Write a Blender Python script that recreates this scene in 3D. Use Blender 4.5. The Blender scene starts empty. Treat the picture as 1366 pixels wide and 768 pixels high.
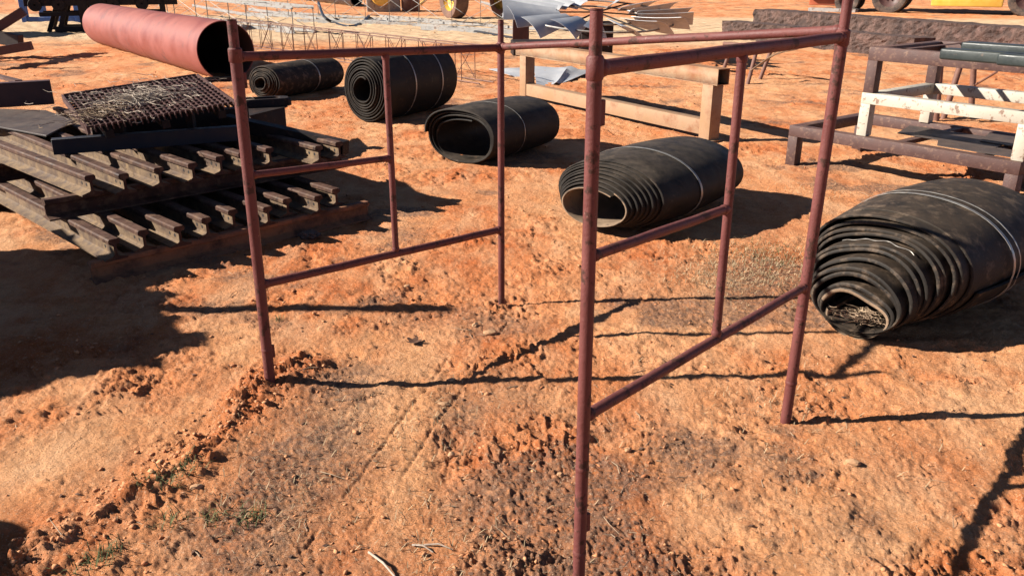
import bpy, bmesh, math, random
import numpy as np
from mathutils import Vector, Matrix

random.seed(7)
rng = np.random.default_rng(11)
SC = bpy.context.scene
COL = SC.collection
R = math.radians

# ------------------------------------------------------------------ camera
CAM_H, PITCH, FOC = 1.6, R(21.17), 1100.0
cd = bpy.data.cameras.new('camera')
cd.sensor_width = 36.0
cd.lens = FOC * 36.0 / 1366.0
cd.clip_start, cd.clip_end = 0.05, 2000
cam = bpy.data.objects.new('camera', cd)
cam.location = (0, 0, CAM_H)
cam.rotation_euler = (math.pi / 2 - PITCH, 0, 0)
COL.objects.link(cam)
SC.camera = cam

# ------------------------------------------------------------------ sky, sun, exposure
SUN_EL, SUN_AZ = R(29.2), R(2.4)            # light travels towards +x, a little towards +y
w = bpy.data.worlds.new('World'); SC.world = w; w.use_nodes = True
nt = w.node_tree
sky = nt.nodes.new('ShaderNodeTexSky'); sky.sky_type = 'NISHITA'; sky.sun_disc = False
sky.sun_elevation = SUN_EL; sky.sun_rotation = R(270) - SUN_AZ
sky.air_density = 0.42; sky.dust_density = 0.1
nt.links.new(sky.outputs[0], nt.nodes['Background'].inputs[0])
nt.nodes['Background'].inputs[1].default_value = 0.05
sd = bpy.data.lights.new('sun', 'SUN'); sd.energy = 5.0; sd.angle = R(0.55); sd.color = (1.0, 0.93, 0.82)
sun = bpy.data.objects.new('sun', sd); COL.objects.link(sun)
ld = Vector((math.cos(SUN_EL) * math.cos(SUN_AZ), math.cos(SUN_EL) * math.sin(SUN_AZ), -math.sin(SUN_EL)))
sun.rotation_euler = ld.to_track_quat('-Z', 'Y').to_euler()
sun.location = (-8, 0, 12)
vs = SC.view_settings
vs.view_transform = 'Standard'; vs.look = 'None'; vs.exposure = 1.22; vs.gamma = 1.0; vs.use_curve_mapping = False

SC.cycles.diffuse_bounces = 1; SC.cycles.max_bounces = 6

# ------------------------------------------------------------------ where things stand (survey helpers)
cp, sp = math.cos(PITCH), math.sin(PITCH)
def gp(px, py, z=0.0):
    d = Vector((px - 683, FOC * cp + (384 - py) * sp, -FOC * sp + (384 - py) * cp))
    t = (z - CAM_H) / d.z
    return Vector((d.x * t, d.y * t, z))
def dp(px, py, Y):
    dy = FOC * cp + (384 - py) * sp; dz = -FOC * sp + (384 - py) * cp
    t = Y / dy
    return Vector(((px - 683) * t, Y, CAM_H + dz * t))
def V(*a): return Vector(a)

# ------------------------------------------------------------------ materials
MATS = {}
def mat(name, c1, c2, scale=6.0, rough=0.6, metal=0.0, bump=0.25, fine=60.0, c3=None, c3_scale=12.0, c3_at=0.6,
        c3_soft=0.06, dust=0.0, dust_c=(0.36, 0.16, 0.075), c4=None, c4_scale=30.0, c4_at=0.66, rough_var=0.15, stretch=(1, 1, 1), bdist=0.004, spec=0.4, contrast=(0.35, 0.65)):
    m = bpy.data.materials.new(name); m.use_nodes = True
    N, Lk = m.node_tree.nodes, m.node_tree.links
    bs = N['Principled BSDF']; bs.inputs['Metallic'].default_value = metal
    bs.inputs['Specular IOR Level'].default_value = spec
    tc = N.new('ShaderNodeTexCoord'); oi = N.new('ShaderNodeObjectInfo')
    mp = N.new('ShaderNodeMapping'); mp.inputs['Scale'].default_value = stretch
    mul = N.new('ShaderNodeVectorMath'); mul.operation = 'SCALE'; mul.inputs[0].default_value = (37, 51, 23)
    Lk.new(oi.outputs['Random'], mul.inputs['Scale'])
    add = N.new('ShaderNodeVectorMath'); add.operation = 'ADD'
    Lk.new(tc.outputs['Object'], add.inputs[0]); Lk.new(mul.outputs[0], add.inputs[1])
    Lk.new(add.outputs[0], mp.inputs[0])
    def noise(s, det=5.0, ro=0.6):
        n = N.new('ShaderNodeTexNoise'); n.inputs['Scale'].default_value = s; n.inputs['Detail'].default_value = det
        n.inputs['Roughness'].default_value = ro; Lk.new(mp.outputs[0], n.inputs['Vector']); return n
    def ramp(src, a, b):
        r = N.new('ShaderNodeMapRange'); r.inputs[1].default_value = a; r.inputs[2].default_value = b
        Lk.new(src, r.inputs[0]); return r.outputs[0]
    def mix(fac, a, b):
        x = N.new('ShaderNodeMix'); x.data_type = 'RGBA'; Lk.new(fac, x.inputs[0])
        for i, v in ((6, a), (7, b)):
            if isinstance(v, tuple): x.inputs[i].default_value = (*v, 1)
            else: Lk.new(v, x.inputs[i])
        return x.outputs[2]
    n1 = noise(scale, 6, 0.65); nf = noise(fine, 4, 0.7)
    col = mix(ramp(n1.outputs[0], *contrast), c1, c2)
    if c3:
        n3 = noise(c3_scale, 7, 0.7)
        col = mix(ramp(n3.outputs[0], c3_at - c3_soft, c3_at + c3_soft), col, c3)
    if c4:
        n4 = noise(c4_scale, 8, 0.75)
        col = mix(ramp(n4.outputs[0], c4_at - .015, c4_at + .015), col, c4)
    if dust > 0:
        g = N.new('ShaderNodeNewGeometry'); sx = N.new('ShaderNodeSeparateXYZ'); Lk.new(g.outputs['Normal'], sx.inputs[0])
        up = ramp(sx.outputs[2], 0.25, 0.95); nd = noise(9, 5, 0.7)
        mm = N.new('ShaderNodeMath'); mm.operation = 'MULTIPLY'; Lk.new(up, mm.inputs[0]); Lk.new(ramp(nd.outputs[0], 0.3, 0.7), mm.inputs[1])
        m2 = N.new('ShaderNodeMath'); m2.operation = 'MULTIPLY'; Lk.new(mm.outputs[0], m2.inputs[0]); m2.inputs[1].default_value = dust
        col = mix(m2.outputs[0], col, dust_c)
    Lk.new(col, bs.inputs['Base Color'])
    rr = N.new('ShaderNodeMapRange'); Lk.new(n1.outputs[0], rr.inputs[0]); rr.inputs[1].default_value = 0.3; rr.inputs[2].default_value = 0.7
    rr.inputs[3].default_value = max(0.05, rough - rough_var); rr.inputs[4].default_value = min(1, rough + rough_var)
    Lk.new(rr.outputs[0], bs.inputs['Roughness'])
    b = N.new('ShaderNodeBump'); b.inputs['Strength'].default_value = bump; b.inputs['Distance'].default_value = bdist
    Lk.new(nf.outputs[0], b.inputs['Height']); Lk.new(b.outputs[0], bs.inputs['Normal'])
    MATS[name] = m
    return m

RUST = (0.085, 0.032, 0.018)
M_PIPE = mat('red_oxide_paint', (0.108, 0.031, 0.028), (0.155, 0.049, 0.043), 9, 0.6, 0, 0.6, 110, c3=(0.055, 0.022, 0.016), c3_scale=18, c3_at=0.575, c3_soft=0.03, c4=(0.27, 0.15, 0.12), c4_scale=55, c4_at=.665, bdist=0.003, spec=.3, dust=.10, dust_c=(.30,.14,.08))
M_BELT = mat('black_conveyor_rubber', (0.009, 0.0075, 0.0065), (0.022, 0.018, 0.015), 5, 0.62, 0, 0.4, 90, c3=(0.075, 0.055, 0.04), c3_scale=11, c3_at=0.66, c3_soft=0.07, dust=0.34, dust_c=(0.18, 0.135, 0.10), spec=0.22, bdist=0.002)
M_BELT2 = mat('dusty_conveyor_rubber', (0.011, 0.0095, 0.0085), (0.028, 0.023, 0.019), 5, 0.68, 0, 0.4, 70, c3=(0.12, 0.085, 0.06), c3_scale=13, c3_at=0.60, c3_soft=0.09, dust=0.2, dust_c=(0.22, 0.14, 0.085), bdist=0.002, spec=.2)
M_STRAP = mat('steel_strapping', (0.30, 0.27, 0.24), (0.42, 0.39, 0.35), 20, 0.4, 0.6, 0.1)
M_WIRE = mat('tie_wire', (0.25, 0.23, 0.21), (0.36, 0.33, 0.3), 20, 0.45, 0.4, 0.1)
M_RAIL = mat('rusted_rail_steel', (0.030, 0.014, 0.010), (0.075, 0.036, 0.025), 9, 0.7, 0, 0.5, 80, c3=(0.15, 0.09, 0.055), c3_scale=16, c3_at=0.6, c3_soft=0.12, dust=0.35, dust_c=(0.16, 0.088, 0.066), spec=.2)
M_RAILW = mat('rusted_sunlit_web', (0.065, 0.036, 0.022), (0.20, 0.13, 0.07), 12, 0.8, 0, 0.5, 80, c3=(0.055, 0.03, 0.02), c3_scale=14, c3_at=0.6, c3_soft=0.1)  # rust, with the tan of sunlit web sides put into the colour
M_DARK = mat('dark_weathered_steel', (0.012, 0.009, 0.009), (0.03, 0.02, 0.018), 8, 0.7, 0.0, 0.4, 70, c3=(0.07, 0.034, 0.022), c3_scale=14, c3_at=0.62, spec=.2)
M_BLUEBLACK = mat('blue_black_paint', (0.006, 0.007, 0.014), (0.012, 0.012, 0.022), 8, 0.6, 0, 0.3, 70)
M_CHANNEL = mat('brown_channel_steel', (0.06, 0.028, 0.026), (0.095, 0.045, 0.038), 7, 0.6, 0, 0.4, 70)
M_FRAME = mat('brown_painted_steel', (0.054, 0.026, 0.023), (0.085, 0.043, 0.037), 5, 0.6, 0, 0.5, 90, c3=(0.15, 0.085, 0.06), c3_scale=26, c3_at=0.6, dust=0.25, dust_c=(0.33, 0.19, 0.12))
M_WHITE = mat('chipped_white_paint', (0.37, 0.33, 0.27), (0.44, 0.40, 0.33), 5, 0.55, 0, 0.3, 60, c3=(0.20, 0.13, 0.095), c3_scale=20, c3_at=0.59, c3_soft=0.035)
M_OCHRE = mat('rusty_ochre_steel', (0.28, 0.15, 0.07), (0.31, 0.20, 0.125), 3, 0.7, 0, 0.4, 60, c3=(0.22, 0.085, 0.034), c3_scale=5, c3_at=0.57, c3_soft=0.12)
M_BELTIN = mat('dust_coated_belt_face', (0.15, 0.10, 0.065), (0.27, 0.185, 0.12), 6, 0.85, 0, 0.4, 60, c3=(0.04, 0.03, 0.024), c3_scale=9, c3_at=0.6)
M_OCHRE2 = mat('weathered_pale_steel', (0.30, 0.175, 0.095), (0.33, 0.215, 0.135), 3, 0.7, 0, 0.4, 60, c3=(0.24, 0.115, 0.06), c3_scale=6, c3_at=0.58, c3_soft=0.1)
M_RAILE = mat('earth_stained_bounce_rail', (0.17, 0.072, 0.038), (0.30, 0.13, 0.062), 6, 0.85, 0, 0.5, 60, c3=(0.05, 0.025, 0.017), c3_scale=8, c3_at=0.58, c3_soft=.1)  # earth stain, lightened to stand for bounce light on the shaded face
M_HOLE = mat('dark_bolt_hole', (0.01, 0.008, 0.008), (0.014, 0.01, 0.01), 8, 0.9)
M_RPIPE = mat('salmon_red_paint', (0.195, 0.047, 0.037), (0.255, 0.072, 0.057), 2.2, 0.6, 0, 0.4, 30, c4=(.10,.035,.03), c4_scale=7, c4_at=.66, dust=.12, dust_c=(.36,.17,.12), c3=(0.13, 0.045, 0.04), c3_scale=3.6, c3_at=0.63, c3_soft=0.07)
M_RPIPE_IN = mat('rusted_pipe_bore', (0.03, 0.015, 0.012), (0.05, 0.025, 0.02), 4, 0.8)
M_GRATE = mat('rusted_grating_steel', (0.05, 0.022, 0.019), (0.095, 0.044, 0.038), 8, 0.6, 0, 0.4, 80)
M_GALV = mat('galvanised_sheet', (0.42, 0.43, 0.46), (0.52, 0.52, 0.53), 3, 0.42, 0.25, 0.15, 40, c3=(0.38, 0.26, 0.17), c3_scale=5, c3_at=0.68, c3_soft=0.04)
M_GALVD = mat('weathered_galvanised_steel', (0.24, 0.23, 0.22), (0.35, 0.33, 0.31), 5, 0.55, 0.25, 0.25, 40, c3=(0.13, 0.08, 0.06), c3_scale=5, c3_at=0.58, c3_soft=0.07)
M_BLACKP = mat('black_poly_pipe', (0.012, 0.013, 0.017), (0.022, 0.023, 0.028), 6, 0.35, 0, 0.1)
M_TYRE = mat('tyre_rubber', (0.03, 0.024, 0.021), (0.07, 0.052, 0.043), 8, 0.75, 0, 0.5, 60, c3=(0.17, 0.11, 0.08), c3_scale=6, c3_at=0.58, c3_soft=0.15)
M_BTYRE = mat('brown_dusty_tyre', (0.11, 0.055, 0.038), (0.19, 0.10, 0.07), 8, 0.8, 0, 0.5, 60)
M_YELLOW = mat('faded_yellow_paint', (0.60, 0.33, 0.045), (0.66, 0.42, 0.08), 3, 0.5, 0, 0.2, 40, c3=(0.28, 0.14, 0.05), c3_scale=6, c3_at=0.66)
M_BLUE = mat('blue_paint', (0.02, 0.06, 0.22), (0.03, 0.085, 0.28), 4, 0.45)
M_GREEN = mat('dark_green_box_steel', (0.018, 0.024, 0.024), (0.030, 0.038, 0.036), 5, 0.45, 0, 0.3, 60, c3=(0.2, 0.12, 0.08), c3_scale=12, c3_at=0.7, dust=0.15, dust_c=(0.16, 0.13, 0.11))
M_SLAG = mat('rough_dark_concrete', (0.05, 0.030, 0.026), (0.125, 0.075, 0.06), 3.0, 0.9, 0, 0.9, 14, c3=(0.17, 0.10, 0.085), c3_scale=6, c3_at=0.6, c3_soft=0.1, bdist=0.1)
M_PLATE = mat('dark_steel_plate', (0.034, 0.025, 0.023), (0.056, 0.042, 0.037), 5, 0.6, 0, 0.3, 60, dust=0.25, dust_c=(0.25, 0.16, 0.11))
M_POST = mat('rusted_pipe_leg', (0.12, 0.055, 0.04), (0.19, 0.095, 0.07), 9, 0.7, 0, 0.4, 60)
M_TWIG = mat('dry_twig', (0.20, 0.13, 0.085), (0.36, 0.26, 0.17), 14, 0.85, 0, 0.3)
M_VINE = mat('bleached_dry_vine', (0.30, 0.23, 0.18), (0.50, 0.42, 0.34), 14, 0.85)
M_GRASSG = mat('sparse_green_grass', (0.055, 0.075, 0.022), (0.12, 0.13, 0.045), 8, 0.8)
M_GRASSD = mat('dry_grass', (0.26, 0.18, 0.10), (0.42, 0.31, 0.19), 8, 0.85)
M_CLOD = mat('red_earth_clod', (0.40, 0.145, 0.058), (0.56, 0.27, 0.13), 5, 0.95, 0, 0.6, 90, contrast=(0.4, 0.6))
M_BARK = mat('dark_bark', (0.06, 0.032, 0.021), (0.20, 0.10, 0.058), 7, 0.9, 0, 0.4, 90)
M_STONE = mat('tan_stone', (0.36, 0.19, 0.095), (0.46, 0.27, 0.15), 10, 0.9, 0, 0.6, 60)
M_LEAF = mat('dead_leaf', (0.06, 0.025, 0.015), (0.10, 0.045, 0.025), 10, 0.8)
M_REDP = mat('red_machine_paint', (0.34, 0.075, 0.03), (0.42, 0.11, 0.05), 4, 0.6)

# ------------------------------------------------------------------ mesh builder
ORIGIN = {}
class MB:
    def __init__(s): s.v = []; s.f = []; s.sm = []
    def add(s, vs_, fs, smooth=False):
        k = len(s.v); s.v += [Vector(a) for a in vs_]
        for f in fs: s.f.append([i + k for i in f]); s.sm.append(smooth)
    def frame(s, d, up=V(0, 0, 1)):
        d = d.normalized()
        if abs(d.dot(up)) > 0.98: up = V(1, 0, 0) if abs(d.x) < 0.9 else V(0, 1, 0)
        a = d.cross(up).normalized(); b = a.cross(d).normalized()
        return d, a, b
    def prism(s, prof, p0, p1, up=V(0, 0, 1), smooth=False, caps=True):
        p0, p1 = Vector(p0), Vector(p1)
        d, a, b = s.frame(p1 - p0, up); n = len(prof)
        vs_ = [p + a * x + b * z for p in (p0, p1) for x, z in prof]
        fs = [(i, (i + 1) % n, n + (i + 1) % n, n + i) for i in range(n)]
        if caps: fs += [tuple(range(n - 1, -1, -1)), tuple(range(n, 2 * n))]
        s.add(vs_, fs, smooth)
    def bar(s, p0, p1, wd, ht, up=V(0, 0, 1)):
        s.prism([(-wd / 2, -ht / 2), (wd / 2, -ht / 2), (wd / 2, ht / 2), (-wd / 2, ht / 2)], p0, p1, up)
    def box(s, c, u, v, h, z0=None):
        # c: corner, u, v, h edge vectors
        c = Vector(c); vs_ = [c, c + u, c + u + v, c + v]; vs_ = vs_ + [p + h for p in vs_]
        s.add(vs_, [(0, 3, 2, 1), (4, 5, 6, 7), (0, 1, 5, 4), (1, 2, 6, 5), (2, 3, 7, 6), (3, 0, 4, 7)])
    def tube(s, pts, r, n=12, caps=True, rs=None):
        pts = [Vector(p) for p in pts]; m = len(pts); k = []
        prev = None
        for i, p in enumerate(pts):
            d = (pts[min(i + 1, m - 1)] - pts[max(i - 1, 0)]).normalized()
            if prev is None: _, a, b = s.frame(d)
            else:
                a = (prev - d * prev.dot(d)).normalized(); b = a.cross(d)
            prev = a; rr = rs[i] if rs else r
            k += [p + a * math.cos(2 * math.pi * j / n) * rr + b * math.sin(2 * math.pi * j / n) * rr for j in range(n)]
        fs = [(i * n + j, i * n + (j + 1) % n, (i + 1) * n + (j + 1) % n, (i + 1) * n + j) for i in range(m - 1) for j in range(n)]
        s.add(k, fs, True)
        if caps:
            s.add(k[:n], [tuple(range(n - 1, -1, -1))]); s.add(k[-n:], [tuple(range(n))])
    def lathe(s, prof, c, axis, n=32, up=V(0, 0, 1)):
        # prof: (radius, along) closed loop
        d, a, b = s.frame(Vector(axis), up); m = len(prof); c = Vector(c)
        vs_ = [c + d * h + (a * math.cos(2 * math.pi * j / n) + b * math.sin(2 * math.pi * j / n)) * r for j in range(n) for r, h in prof]
        fs = [(j * m + i, j * m + (i + 1) % m, ((j + 1) % n) * m + (i + 1) % m, ((j + 1) % n) * m + i) for j in range(n) for i in range(m)]
        s.add(vs_, fs, True)
    def build(s, name, m, parent=None, bevel=0.0, seg=1, loc=None):
        o0 = ORIGIN[parent.name] if parent is not None else (Vector(loc) if loc is not None else s.base())
        me = bpy.data.meshes.new(name)
        me.from_pydata([tuple(p - o0) for p in s.v], [], s.f)
        for p, q in zip(me.polygons, s.sm): p.use_smooth = q
        bm = bmesh.new(); bm.from_mesh(me)
        bmesh.ops.remove_doubles(bm, verts=bm.verts, dist=1e-5)
        bmesh.ops.recalc_face_normals(bm, faces=bm.faces)
        if bevel > 0:
            ed = [e for e in bm.edges if len(e.link_faces) == 2 and e.calc_face_angle(0) > 0.6]
            bmesh.ops.bevel(bm, geom=ed, offset=bevel, segments=seg, affect='EDGES', profile=0.5, clamp_overlap=True)
        bm.to_mesh(me); bm.free()
        me.set_sharp_from_angle(angle=R(38))
        me.materials.append(m)
        o = bpy.data.objects.new(name, me); COL.objects.link(o)
        if parent is not None: o.parent = parent
        else: o.location = o0
        ORIGIN[o.name] = o0
        return o
    def base(s):
        xs = [p.x for p in s.v]; ys = [p.y for p in s.v]; zs = [p.z for p in s.v]
        return V((min(xs) + max(xs)) / 2, (min(ys) + max(ys)) / 2, min(zs))
def tag(o, label, cat=None, group=None, kind=None):
    if label: o['label'] = label
    if cat: o['category'] = cat
    if group: o['group'] = group
    if kind: o['kind'] = kind
    return o
def thing(name, loc, label, cat, group=None):
    o = bpy.data.objects.new(name, None); o.location = loc; o.empty_display_size = 0.2
    COL.objects.link(o); ORIGIN[o.name] = Vector(loc)
    return tag(o, label, cat, group)

# ------------------------------------------------------------------ noise for the ground
def _hash(ix, iy, seed):
    h = (ix.astype(np.int64) * 374761393 + iy.astype(np.int64) * 668265263 + seed * 2147483647) & 0xFFFFFFFF
    h = ((h ^ (h >> 13)) * 1274126177) & 0xFFFFFFFF
    h = ((h ^ (h >> 16)) * 2246822519) & 0xFFFFFFFF
    return ((h ^ (h >> 15)) & 0xFFFFFF) / float(0xFFFFFF)
def vnoise(x, y, seed=0):
    ix = np.floor(x); iy = np.floor(y); fx = x - ix; fy = y - iy
    ux = fx * fx * fx * (fx * (fx * 6 - 15) + 10); uy = fy * fy * fy * (fy * (fy * 6 - 15) + 10)
    a = _hash(ix, iy, seed); b = _hash(ix + 1, iy, seed); c = _hash(ix, iy + 1, seed); d = _hash(ix + 1, iy + 1, seed)
    return a + (b - a) * ux + (c - a) * uy + (a - b - c + d) * ux * uy
def fbm(x, y, seed=0, octv=4, gain=0.5):
    t = 0.0; a = 1.0; s = 0.0; ca, sa = 0.8, 0.6
    for o in range(octv):
        t = t + a * vnoise(x, y, seed + o * 17); s += a; a *= gain
        x, y = (x * ca - y * sa) * 2.03 + 3.7, (x * sa + y * ca) * 2.03 + 1.3
    return t / s
def sstep(a, b, x):
    t = np.clip((x - a) / (b - a), 0, 1); return t * t * (3 - 2 * t)
WIND = [(-1.64, 1.15), (-1.38, 1.93), (-1.25, 2.30), (-1.13, 2.62), (-1.03, 2.95), (-0.93, 3.20)]
def wind_dist(x, y):
    best = np.full(x.shape, 9.0); side = np.zeros(x.shape); along = np.zeros(x.shape); acc = 0
    for (ax, ay), (bx, by) in zip(WIND[:-1], WIND[1:]):
        ex, ey = bx - ax, by - ay; L2 = ex * ex + ey * ey
        t = np.clip(((x - ax) * ex + (y - ay) * ey) / L2, 0, 1)
        dx, dy = x - ax - t * ex, y - ay - t * ey; d = np.hypot(dx, dy)
        m = d < best; best = np.where(m, d, best); side = np.where(m, np.sign(ex * dy - ey * dx), side)
        along = np.where(m, acc + t * math.sqrt(L2), along); acc += math.sqrt(L2)
    return best, side, along
def ground_fields(x, y):
    r = np.hypot(x, y)
    # patches: loose crumbly earth (1), smooth trodden tan crust (0), fine dark litter
    loose = 0.85 * sstep(0.50, 0.66, fbm(x * 1.3 + 5, y * 1.3, 3, 5, 0.6))
    litter = sstep(0.62, 0.73, fbm(x * 1.1 - 4, y * 1.3 + 9, 40, 5, 0.6))
    wx, wy = fbm(x * 1.6, y * 1.6, 5, 3) - .5, fbm(x * 1.6 + 9, y * 1.6, 6, 3) - .5
    # churned band in front of the back post and down to the right
    for (cx, cy, sx, sy, k) in ((0.15, 3.35, .55, .42, .9), (1.3, 2.55, .9, .30, .5), (0.6, 2.9, .5, .3, .5), (2.0, 4.6, .8, .6, .8), (0.55, 4.5, .6, .5, .5), (-1.1, 2.2, .30, .4, .5)):
        loose = np.maximum(loose, k * np.exp(-(((x - cx + wx * .6) / sx) ** 2 + ((y - cy + wy * .6) / sy) ** 2) * 1.3))
    for (cx, cy, sx, sy, k) in ((-.72, 2.30, .42, .6, 1.), (-.48, 2.85, .5, .4, 1.), (-.22, 2.0, .5, .35, 1.), (.05, 2.9, .3, .3, .5), (1.35, 4.2, .45, .5, 1.), (-.35, 3.75, .35, .3, .8)):
        litter = np.maximum(litter, k * sstep(.15, .75, np.exp(-(((x - cx + wx * .7) / sx) ** 2 + ((y - cy + wy * .7) / sy) ** 2)) * (0.55 + 0.9 * fbm(x * 6, y * 6, 71, 3))))
    band = np.exp(-((x + .41 + wx * .5 + .05 * (y - 2.6)) / .17) ** 2) * sstep(1.5, 2.0, y) * (1 - sstep(3.4, 4.0, y))
    litter = litter * (1 - .9 * band); loose = loose * (1 - .8 * band)
    wd, side, al = wind_dist(x + wx * 0.26 + .05 * (vnoise(x * 7, y * 7, 8) - .5), y + wy * 0.26)
    wr = np.exp(-(wd / 0.10) ** 2) * (0.45 + 0.9 * fbm(x * 4, y * 4, 15, 2))
    wr = wr * sstep(0.0, 0.4, al)
    loose = np.maximum(loose, np.exp(-(wd / 0.16) ** 2) * 0.95)
    sand = sstep(18.0, 20.0, y + 1.5 * (fbm(x * .5, y * .5, 90, 3) - .5) + 0.10 * x - 0.4) * (1 - sstep(29.5, 31.5, y + 0.10 * x))
    return loose, litter, wr, sand, wd, side
def ground_h(x, y, full=False):
    loose, litter, wr, sand, wd, side = ground_fields(x, y)
    r = np.hypot(x, y)
    h = 0.030 * (fbm(x * 0.35, y * 0.35, 21, 3) - 0.5)
    h += 0.020 * (fbm(x * 1.7, y * 1.7, 22, 3) - 0.5)
    h += 0.013 * (fbm(x * 6, y * 6, 23, 3) - 0.5)
    h += 0.016 * wr + 0.010 * sstep(0.12, 0.0, wd) * (side > 0)
    # crumbly broken earth: irregular, many-scaled
    near = 1 - sstep(10, 30, r) * 0.4
    qx = x + 0.03 * (vnoise(x * 9, y * 9, 81) - .5); qy = y + 0.03 * (vnoise(x * 9, y * 9, 82) - .5)
    b1 = 1 - np.abs(2 * vnoise(qx * 13, qy * 16, 31) - 1); b2 = 1 - np.abs(2 * vnoise(qx * 29 + 3, qy * 33, 32) - 1)
    b3 = vnoise(qx * 61, qy * 66 + 7, 33); b4 = vnoise(x * 120, y * 120, 34)
    dens = sstep(0.42, 0.60, fbm(x * 3.1, y * 3.1, 35, 4, .6))
    cr = (0.35 + 0.65 * dens) * loose
    h += near * ((b1 ** 3 - .3) * 0.010 * (0.10 + cr) + (b2 ** 2 - .3) * 0.008 * (0.12 + cr) + (b3 - .5) * 0.009 * (0.30 + cr + .3 * litter) + (b4 - .5) * 0.006 * (0.45 + cr + .5 * litter))
    h += 0.022 * sstep(.66, .9, vnoise(qx * 24, qy * 24, 38)) * (.9 * wr + .35 * cr * dens)
    h += 0.018 * (fbm(x * 7 + 2 * y, y * 17, 36, 4, .6) - .5) * (.45 + dens)
    rough_p = sstep(.48, .62, fbm(x * 1.9 + 20, y * 2.4, 107, 4, .6)) * (1 - .5 * litter)
    for (sc_, am, sd_, wdt) in ((2.1, .011, 101, .012), (4.6, .009, 102, .02), (9.5, .007, 103, .035), (19., .0055, 104, .06)):
        nz_ = fbm(x * sc_ + .6 * y, y * sc_ * 1.35, sd_, 5, .62)
        for lv in (.42, .50, .58):
            h += am * (sstep(lv - wdt * .5, lv + wdt * .5, nz_) - .5) * (.08 + .30 * cr + .22 * rough_p)
    h += 0.05 * (fbm(x * 2.4, y * 5.0, 39, 4, .6) - .5) * sstep(5, 14, r) * (1 - .5 * sand)
    # hoof / drag scuffs running left-right on the right side
    rx = x * 1.0 + y * 0.22
    h += 0.012 * (fbm(rx * 2.2, y * 13, 51, 3) - .5) * sstep(0.3, 1.2, x) * (1 - sstep(5, 8, y))
    # tracks: straight shallow tyre edge lines on the left crust
    for (x0, y0, x1, y1) in ((-.45, 2.1, -.02, 3.7), (-.62, 2.0, -.28, 3.3), (.42, 2.3, .5, 2.7)):
        ex, ey = x1 - x0, y1 - y0; L = math.hypot(ex, ey); ex /= L; ey /= L
        t = (x - x0) * ex + (y - y0) * ey; d = np.abs((x - x0) * ey - (y - y0) * ex + 0.012 * (fbm(x * 3, y * 3, 64, 2) - .5))
        h -= 0.006 * np.exp(-(d / 0.006) ** 2) * (t > 0) * (t < L) * sstep(.35, .55, fbm(x * 5, y * 5, 61, 2))
    # tyre tread on the sandy track
    h += sand * 0.03 * (np.sin(x * 9 + 2.0 * fbm(x, y, 62, 2)) * np.sin(y * 7 + x) * 0.5 + fbm(x * 3, y * 3, 63, 3))
    if full: return h, loose, litter, sand, wr
    return h
def gz(x, y): return float(ground_h(np.array([float(x)]), np.array([float(y)]))[0])

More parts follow.
